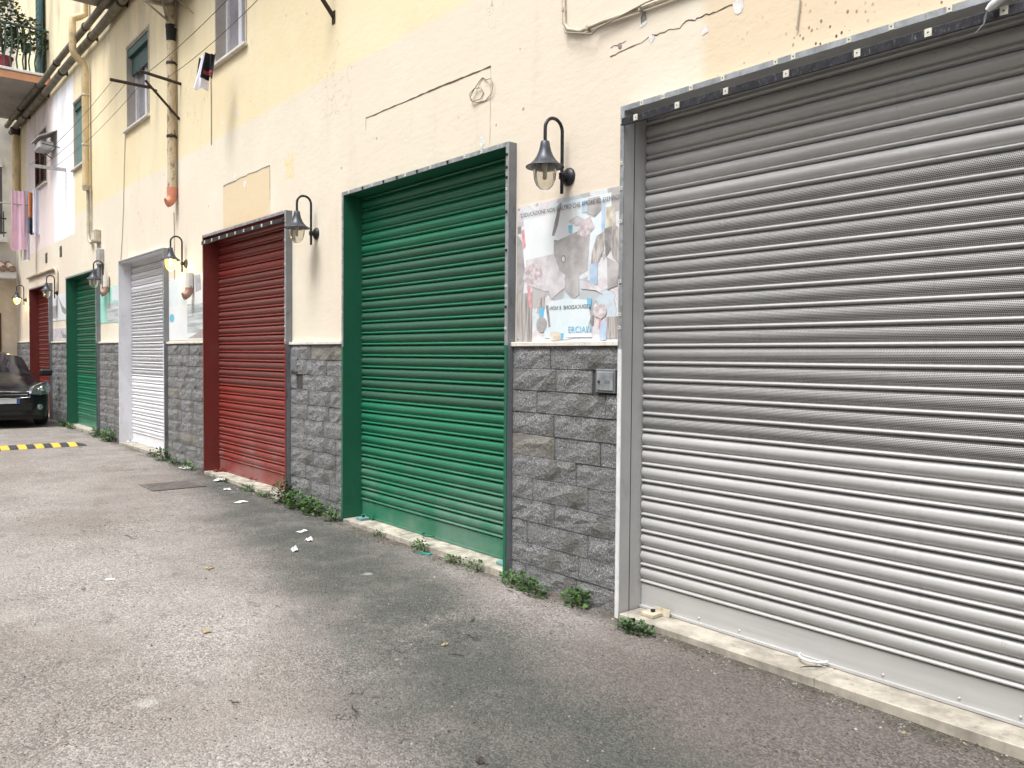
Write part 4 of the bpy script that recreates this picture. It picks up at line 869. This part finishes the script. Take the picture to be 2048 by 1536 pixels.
MB().add([(-.35, 0, .30), (.35, 0, .30), (.40, -.36, .12), (-.30, -.40, .06), (-.35, 0, .28), (.35, 0, .28), (.40, -.36, .10), (-.30, -.40, .04)], [(0, 3, 2, 1), (4, 5, 6, 7), (3, 7, 6, 2), (0, 4, 7, 3), (1, 2, 6, 5)]).obj('cover', M['awning'], aw)
MB().box(-.25, .28, -.33, -.04, -.12, .05, .03).obj('box', M['awning'], aw)
MB().tube([(-.2, -.3, .0), (-.2, 0, -.2)], .010, 6).tube([(.25, -.3, .0), (.6, 0, -.12)], .010, 6).obj('stay', M['rust'], aw)

# ---------------------------------------------------------------- building at the far end
eb = thing('building', 'pale house closing the lane at the far left edge with a tiled canopy', 'building', (-24.62, 0, 0))
XE = -24.62
loc(MB().box(-30, XE, -7, YP-.002, -.2, 3.40), 'wall', 'cream_wall', eb); loc(MB().box(-30, XE, -7, YP-.002, 3.401, 11), 'upper_wall', 'cream_pale', eb)
loc(MB().box(XE+.001, XE+.55, -3, YP-.10, 3.46, 3.62), 'canopy', 'frame_white', eb)
for k in range(34):
    Y = YP-.2-k*.19
    pts = [(XE+.0, Y, 3.86), (XE+.30, Y, 3.77), (XE+.62, Y, 3.68)]; loc(MB().tube(pts, [.075, .08, .085], 10), 'roof_tile', 'roof_tile', eb)
loc(MB().box(XE+.001, XE+.28, -3, YP-.25, 4.38, 4.50), 'balcony_slab', 'frame_white', eb)
for Y in np.arange(-2.9, YP-.28, .13): loc(MB().tube([(XE+.24, Y, 4.50), (XE+.24, Y, 5.15)], .012, 6), 'baluster', 'rail_black', eb)
loc(MB().box(XE+.22, XE+.26, -2.95, YP-.26, 4.95, 4.985).box(XE+.22, XE+.26, -2.95, YP-.26, 4.60, 4.63), 'rail', 'rail_black', eb)
for Yc in (3.1, 1.2):
    ar = MB(); pts = [(XE+.004, Yc-.38, 4.6), (XE+.004, Yc+.38, 4.6), (XE+.004, Yc+.38, 6.3)] + [(XE+.004, Yc+.38*math.cos(t_), 6.3+.38*math.sin(t_)) for t_ in np.linspace(.25, 2.9, 9)] + [(XE+.004, Yc-.38, 6.3)]
    ar.add(pts, [tuple(range(len(pts)))]); wn = loc(ar, 'arched_window', 'glass', eb)
    MB().tube([Vector(p) for p in pts[2:]], .05, 8).obj('surround', M['cream_pale'], wn)
loc(MB().box(XE+.001, XE+.04, 2.2, 3.42, .2, 2.6), 'door', 'brown', eb)

# ---------------------------------------------------------------- unseen house across the lane behind the camera, added to cut low skylight
oh = thing('building', 'unseen plain cream house across the lane, added to shade the shutters', 'building', (-12, -5.2, 0))
loc(MB().box(-24.0, 14, -12, -5.2, -.3, 8.4), 'wall', 'cream_pale', oh)
for i in range(9):
    xw = -22+i*4.0
    for z0, z1 in ((.1, 2.5), (4.0, 5.6)):
        w_ = loc(MB().box(xw, xw+1.3, -5.22, -5.195, z0, z1), 'window', 'glass', oh)
        MB().box(xw-.08, xw, -5.20, -5.16, z0, z1+.08).box(xw+1.3, xw+1.38, -5.20, -5.16, z0, z1+.08).box(xw, xw+1.3, -5.20, -5.16, z1, z1+.08).obj('frame', M['ledge'], w_)
loc(MB().box(-24.2, 14.2, -12, -4.85, 8.4, 8.6), 'roof', 'roof_tile', oh)

# ---------------------------------------------------------------- parked car (front towards the camera)
XC, YC = -18.42, 2.58
car = thing('parked_car', 'black hatchback parked against the wall at the left edge, facing the camera', 'car', (XC, YC, zg(-19)))
ST = [(0.0, .58, 0), (.06, .70, 0), (.16, .77, 0), (.32, .845, 0), (.62, .94, 0), (.98, 1.005, 0), (1.30, 1.22, 1), (1.68, 1.425, 1), (2.1, 1.49, 1), (2.8, 1.47, 1), (3.35, 1.36, 1), (3.72, 1.02, 1), (3.86, .80, 0)]
WID = [.66, .76, .81, .835, .84, .84, .84, .84, .84, .84, .83, .80, .74]
def section(i):
    s, zt, cab = ST[i]; wd = WID[i]; lo = .20 if i else .26
    if cab:
        k = (zt-1.0)/.49; half = [(0, zt+.01), (.36*wd/.84, zt), (.56, zt-.05), (.62+.12*(1-k), max(1.0, zt-.16)) if zt > 1.15 else (.74, .985), (wd, .70), (wd-.01, .40), (wd-.08, lo)]
    else: half = [(0, zt+.022), (.34*wd/.84, zt+.016), (.56*wd/.84, zt), (wd*.90, zt-.055), (wd, min(.66, zt-.11)), (wd-.01, .40), (wd-.06, lo)]
    return s, half
mbc = MB(); n = 13
for i in range(len(ST)):
    s, hf = section(i)
    pts = [(-s, -y, z) for y, z in hf[::-1]] + [(-s, y, z) for y, z in hf[1:]]
    mbc.v += pts
for i in range(len(ST)-1):
    for k in range(n-1): mbc.f.append([i*n+k, i*n+k+1, (i+1)*n+k+1, (i+1)*n+k]); mbc.m.append(0); mbc.sm.append(True)
mbc.f.append(list(range(n))[::-1]); mbc.m.append(0); mbc.sm.append(True)
mbc.f.append([(len(ST)-1)*n+k for k in range(n)]); mbc.m.append(0); mbc.sm.append(True)
body = mbc.obj('body', M['carpaint'], car); sb = body.modifiers.new('sub', 'SUBSURF'); sb.levels = sb.render_levels = 2
def skin(i0, i1, k0, k1, off, name, mat, parent=car):        # panel that follows the body between stations, a little proud
    m = MB(); 
    rows = []
    for f in np.linspace(i0, i1, 5):
        i = min(int(f), len(ST)-2); t = f-i; _, a = section(i); _, b = section(i+1); s = ST[i][0]*(1-t)+ST[i+1][0]*t
        pa_ = [(-y, z) for y, z in a[::-1]]+[(y, z) for y, z in a[1:]]; pb__ = [(-y, z) for y, z in b[::-1]]+[(y, z) for y, z in b[1:]]
        row = []
        for g_ in np.linspace(k0, k1, 9):
            k = min(int(g_), 11); u = g_-k
            P = [tuple(np.array(q[k])*(1-u)+np.array(q[k+1])*u) for q in (pa_, pb__)]; y = P[0][0]*(1-t)+P[1][0]*t; z = P[0][1]*(1-t)+P[1][1]*t
            row.append((-s+off*.7, y, z+off))
        rows.append(row)
    vs = [p for r in rows for p in r]; m.add(vs, [(i*9+k, i*9+k+1, (i+1)*9+k+1, (i+1)*9+k) for i in range(4) for k in range(8)], True); return m.obj(name, M[mat], parent)
skin(5.12, 6.95, 3.25, 8.75, .012, 'windscreen', 'carglass')
skin(6.2, 9.6, 9.15, 10.0, .004, 'side_window', 'carglass'); skin(6.2, 9.6, 2.0, 2.85, .004, 'side_window', 'carglass')
for s in (-1, 1):
    w_ = MB(); w_.lathe([(.001, -.10), (.15, -.10), (.17, -.09), (.19, -.105), (.285, -.10), (.305, -.07), (.305, .07), (.285, .10), (.001, .10)], (0, 0, 0), 'y', 26)
    for sx in (-.72, -3.18):
        wh = w_.obj('wheel', M['rubber'], car); wh.location = (sx, s*.745, .305); wh.rotation_euler = (0, 0, 0 if s < 0 else math.pi)
        MB().lathe([(.02, -.112), (.10, -.108), (.175, -.104)], (0, 0, 0), 'y', 16).obj('rim', M['zinc'], wh)
    hl = MB(); pts = [(-.01, .46, .66), (-.02, .50, .79), (-.20, .72, .885), (-.33, .81, .90), (-.24, .845, .76), (-.11, .79, .665), (-.02, .62, .635)]
    pts = [(x+.05, y*s, z) for x, y, z in pts]; bk = [(x-.12, y*.93, z-.01) for x, y, z in pts]; nn = len(pts)
    fr = [tuple(range(nn)) if s > 0 else tuple(range(nn))[::-1]]+[((k+1) % nn, k, nn+k, nn+(k+1) % nn) for k in range(nn)]
    h_ = hl.add(pts+bk, fr).obj('headlight', M['lens'], car)
    MB().lathe([(.001, .02), (.04, .015), (.055, .0), (.055, -.05)], (0, 0, 0), 'z', 14).obj('reflector', M['chrome'], h_); h_.children[0].location = (.01, s*.66, .76); h_.children[0].rotation_euler = (0, rad(90), 0)
    fg = MB().lathe([(.001, .012), (.045, .010), (.055, .0), (.055, -.04)], (0, 0, 0), 'z', 14).obj('fog_light', M['lens'], car); fg.location = (.005, s*.62, .40); fg.rotation_euler = (0, rad(90), 0)
    mr = MB().box(-.09, .07, -.11, .11, -.065, .075, .03).obj('mirror', M['carblack'], car); mr.location = (-1.12, s*.93, 1.05)
    MB().box(-.03, .03, -.16, -.08, -.06, -.03).obj('stalk', M['carblack'], mr); mr.children[0].scale = (1, s, 1)
MB().box(-.05, .034, -.42, .42, .60, .70, .01).obj('grille', M['carblack'], car)
gr = MB(); gr.tube([(.038, -.44, .595), (.045, 0, .575), (.038, .44, .595), (.03, .45, .70), (.035, 0, .715), (.03, -.45, .70), (.038, -.44, .595)], .009, 6); gr.obj('grille_trim', M['chrome'], car)
MB().box(.03, .048, -.40, .40, .645, .66).obj('grille_bar', M['chrome'], car)
MB().box(-.05, .030, -.50, .50, .33, .48, .02).obj('air_intake', M['carblack'], car)
pl_ = MB().box(.03, .044, -.26, .26, .48, .59, .004).obj('number_plate', M['frame_white'], car); MB().box(.0445, .046, .215, .255, .485, .585).box(.0445, .046, -.255, -.215, .485, .585).obj('blue_band', M['plate_blue'], pl_)
MB().box(-3.7, -.1, -.68, .68, .16, .30).obj('underbody', M['carblack'], car)
MB().tube([(-1.05, -.5, 1.05), (-1.1, .0, 1.06), (-1.12, .35, 1.075)], .009, 6).obj('wiper', M['carblack'], car)

# ---------------------------------------------------------------- speed bump, iron cover
e0 = onground(168, 889); bp = thing('speed_bump', 'yellow and black rubber speed bump across the lane at the left', 'speed bump', (e0.x, e0.y, zg(e0.x)))
Wb = .46; seg = .118; y = 0
def bump_seg(y0, y1, mat, nm, end=False):
    prof = [(-Wb/2, 0), (-Wb*.36, .022), (-Wb*.18, .042), (0, .048), (Wb*.18, .042), (Wb*.36, .022), (Wb/2, 0)]
    sc = .25 if end else 1.0
    vs = [(x, y0, z*sc+.002) for x, z in prof]+[(x+.012, y1, z+.002) for x, z in prof]; k = len(prof)
    MB().add(vs, [(i, k+i, k+i+1, i+1) for i in range(k-1)]+[tuple(range(k))]).obj(nm, M[mat], bp)
bump_seg(0, -.14, 'rubber', 'end_cap', True); y = -.14
for i in range(30): bump_seg(y, y-seg, 'yellow' if i % 2 == 0 else 'rubber', 'yellow_block' if i % 2 == 0 else 'black_block'); y -= seg
p0, p1, p2, p3_ = onground(290, 972), onground(382, 962), onground(397, 970), onground(305, 983)
cx = (p0+p1+p2+p3_)/4; mc = thing('manhole_cover', 'flat rectangular iron cover set in the asphalt before the red shutter', 'manhole cover', (cx.x, cx.y, zg(cx.x)+.003)); MB().box(-.28, .28, -.30, .30, 0, .006, .002).obj('plate', M['grate'], mc)
for k in range(5): MB().box(-.22+.1*k, -.18+.1*k, -.25, .25, .0062, .009).obj('rib', M['grate'], mc)

# ---------------------------------------------------------------- weeds
def weed(x, y, w_, h, n, label, seed, mat='leaf', ls=.04):
    z = zg(x); o = thing('weed', label, 'weed', (x, y, z), 'weeds along the foot of the wall'); rnd = random.Random(seed)
    m = MB()
    for k in range(max(4, n//22)):
        a = rnd.uniform(-1, 1)*w_/2; hh = h*rnd.uniform(.5, .95); m.tube([(a*.5, .02, -.01), (a*.8, rnd.uniform(-.03, .02), hh*.5), (a, rnd.uniform(-.06, .02), hh)], [.003, .0025, .0015], 5)
    m.obj('stem', M['bark'], o)
    foliage(n, 0, -.01, h*.42, w_/2, min(.10, .05+h*.25), h*.58, ls, seed).obj('leaves', M[mat], o, kind='stuff')
WE = [(-8.20, 3.66, .16, .30, 150, 'tall dark weed climbing at the right foot of the red shutter', 'leaf_dark', .045), (-7.86, 3.66, .34, .20, 240, 'broad leafy weed clump below the stone pier left of the large green shutter', 'leaf', .042), (-7.50, 3.66, .30, .19, 210, 'leafy weed clump in the middle of the pier left of the large green shutter', 'leaf', .042), (-7.08, 3.66, .14, .17, 110, 'small weed tuft at the left foot of the large green shutter', 'leaf', .035),
      (-12.24, 3.66, .28, .22, 130, 'weed tuft at the right foot of the white shutter', 'leaf_dark', .045), (-11.75, 3.68, .24, .10, 70, 'low weed between the white and the red shutter', 'leaf_dark', .04), (-11.15, 3.67, .26, .13, 90, 'yellow green weed tuft left of the red shutter', 'leaf', .04),
      (-15.25, 3.66, .40, .26, 170, 'weed clump left of the white shutter', 'leaf', .055), (-16.0, 3.66, .35, .20, 120, 'weed clump right of the far green shutter', 'leaf_dark', .05), (-18.35, 3.62, .35, .17, 110, 'low weed at the left foot of the far green shutter', 'leaf_dark', .05), (-17.9, 3.64, .25, .12, 70, 'little weed on the threshold of the far green shutter', 'leaf', .045),
      (-4.34, 3.67, .34, .115, 230, 'spreading leafy weed at the right foot of the large green shutter frame', 'leaf', .032), (-4.14, 3.64, .22, .075, 120, 'low end of the leafy weed before the stone pier beside the grey shutter', 'leaf_dark', .028), (-3.79, 3.69, .17, .14, 120, 'round leafed weed against the stones beside the grey shutter', 'leaf', .038), (-3.23, 3.62, .26, .075, 200, 'dark weed growing out from under the wide grey shutter threshold', 'leaf_dark', .03),
      (-5.60, 3.68, .16, .10, 90, 'weed tuft at the middle of the large green shutter threshold', 'leaf', .03), (-6.25, 3.69, .12, .06, 50, 'tiny weed at the left part of the large green shutter threshold', 'leaf', .026), (-5.10, 3.69, .22, .07, 100, 'low weed row near the right end of the large green threshold', 'leaf', .026), (-4.86, 3.69, .16, .085, 90, 'weed tuft at the right end of the large green threshold', 'leaf', .028),
      (-9.15, 3.68, .35, .07, 90, 'thin weed row along the red shutter threshold', 'leaf', .03), (-8.65, 3.68, .3, .08, 90, 'weed row at the right end of the red shutter threshold', 'leaf', .03), (-12.75, 3.68, .14, .12, 60, 'small weed on the white shutter threshold', 'leaf_dark', .035), (-9.9, 3.68, .2, .05, 40, 'tiny weed at the left end of the red threshold', 'leaf_dark', .03)]
for i, (x, y, w_, h, n, lb_, mt, ls) in enumerate(WE): weed(x, y, w_*1.12, h*.84, int(n*1.2), lb_, 100+i, mt, ls*.74)

# ---------------------------------------------------------------- litter, twigs, grit
def scrap(px, py, s, label, mat='paper', name='paper_scrap', flat=.35, cat='litter', asp=1.0):
    p = onground(px, py); o = thing(name, label, cat, (p.x, p.y, zg(p.x)+.004)); rnd = random.Random(px*7+py); k = 4; vs = []; s *= .8
    for j in range(k+1):
        for i in range(k+1):
            e = i in (0, k) or j in (0, k); vs.append(((i/k-.5)*s*asp+rnd.uniform(-.1, .1)*s, (j/k-.5)*s+rnd.uniform(-.1, .1)*s, rnd.uniform(0, flat)*s*(.5 if e else 1)))
    m = MB(); fr = [(j*(k+1)+i, j*(k+1)+i+1, (j+1)*(k+1)+i+1, (j+1)*(k+1)+i) for j in range(k) for i in range(k)]
    m.add(vs, fr); m.add([(x, y_, z-.0015) for x, y_, z in vs], [f[::-1] for f in fr]); m.obj('sheet', M[mat], o); o.rotation_euler = (0, 0, rnd.uniform(0, 6))
scrap(482, 1005, .10, 'flat white paper scrap on the asphalt before the red shutter', flat=.25, asp=1.6); scrap(618, 1082, .075, 'crumpled white paper before the large green shutter, the farther of two', flat=.7); scrap(588, 1103, .065, 'folded white paper before the large green shutter, the nearer of two', flat=1.0)
scrap(441, 962, .13, 'white paper scrap at the left end of the red threshold', flat=.4, asp=1.5); scrap(372, 938, .14, 'white paper scrap under the weeds left of the red shutter', flat=.4, asp=1.5); scrap(220, 1160, .05, 'small white paper on the bright asphalt at left', flat=.2, asp=1.5); scrap(455, 980, .09, 'little white scrap just before the red threshold', flat=.3)
scrap(605, 1064, .07, 'thin white shred behind the crumpled papers', flat=.3, asp=1.8); scrap(850, 1108, .06, 'teal plastic shred lying before the large green threshold', 'paper_teal', 'plastic_scrap', .15, asp=2.6); scrap(420, 1137, .05, 'dark dry leaf on the asphalt left of the crumpled papers', 'dryleaf', 'dry_leaf', .4, asp=1.6)
scrap(413, 1264, .05, 'pale dry leaf in the open left part of the lane', 'dryleaf', 'dry_leaf', .3, asp=1.6); scrap(890, 1290, .035, 'yellowish scrap on dark asphalt in mid lane', 'dryleaf', 'dry_leaf', .5, asp=1.6)
scrap(960, 1524, .035, 'dark crumpled leaf at the bottom edge of the picture', 'twig', 'dry_leaf', .6, asp=1.7); scrap(1119, 1180, .025, 'small white chip beside the round leafed weed', flat=.3, asp=1.6)
def twig(px, py, L, ang, label):
    p = onground(px, py); o = thing('twig', label, 'twig', (p.x, p.y, zg(p.x)+.006)); rnd = random.Random(px+py)
    pts = [(L*(t-.5), .10*L*math.sin(t*5+rnd.uniform(0, 2)), .004+.004*rnd.random()) for t in np.linspace(0, 1, 7)]
    MB().tube(pts, [.0015, .003, .0035, .003, .0028, .002, .001], 5).tube([pts[3], (pts[3][0]+.2*L, pts[3][1]+.18*L, .008)], .0015, 5).obj('stem', M['twig'], o); o.rotation_euler = (0, 0, ang)
twig(945, 1278, .12, .4, 'dark forked twig on the mid lane asphalt'); twig(915, 1314, .10, .9, 'thin twig just below the forked one'); twig(945, 1243, .10, 2.4, 'thin curved twig nearer the stone pier'); twig(1020, 1185, .08, .2, 'short dark twig by the foot of the green shutter frame'); twig(710, 1422, .10, .1, 'dark twig low in the lane'); twig(470, 1409, .07, .7, 'curled dark twig at lower left of centre'); twig(260, 1077, .22, .35, 'long faint twig in the bright left part of the lane'); twig(1650, 1335, .16, 1.2, 'dark dry twig lying on the grey shutter threshold')
bpy.data.objects['twig.007'].location = (-2.19, 3.80, .05)
rnd = random.Random(5); m = MB()
for _ in range(2600):
    if rnd.random() < .55: x, y = rnd.uniform(-14, -0.9), YF-.01-abs(rnd.gauss(0, .10))
    else: x, y = rnd.uniform(-11, -.5), rnd.uniform(.6, 3.6)
    s = rnd.uniform(.0025, .008)*(1.5 if rnd.random() < .1 else 1); z = zg(x); a = rnd.uniform(0, 6.28); c_, s_ = math.cos(a)*s, math.sin(a)*s; m.mi = rnd.choice([0, 0, 0, 0, 1, 1, 1, 1, 0, 2])
    m.add([(x+c_, y+s_, z), (x-s_*.8, y+c_*.8, z), (x-c_, y-s_*.7, z), (x+s_, y-c_, z), (x, y, z+s*.8)], [(0, 1, 4), (1, 2, 4), (2, 3, 4), (3, 0, 4)])
gr_ = m.obj('grit', [M['debris'], M['twig'], M['dryleaf']], kind='stuff'); gr_['label'] = 'scattered grit and crumbs on the asphalt, thickest along the wall'; gr_['category'] = 'grit'
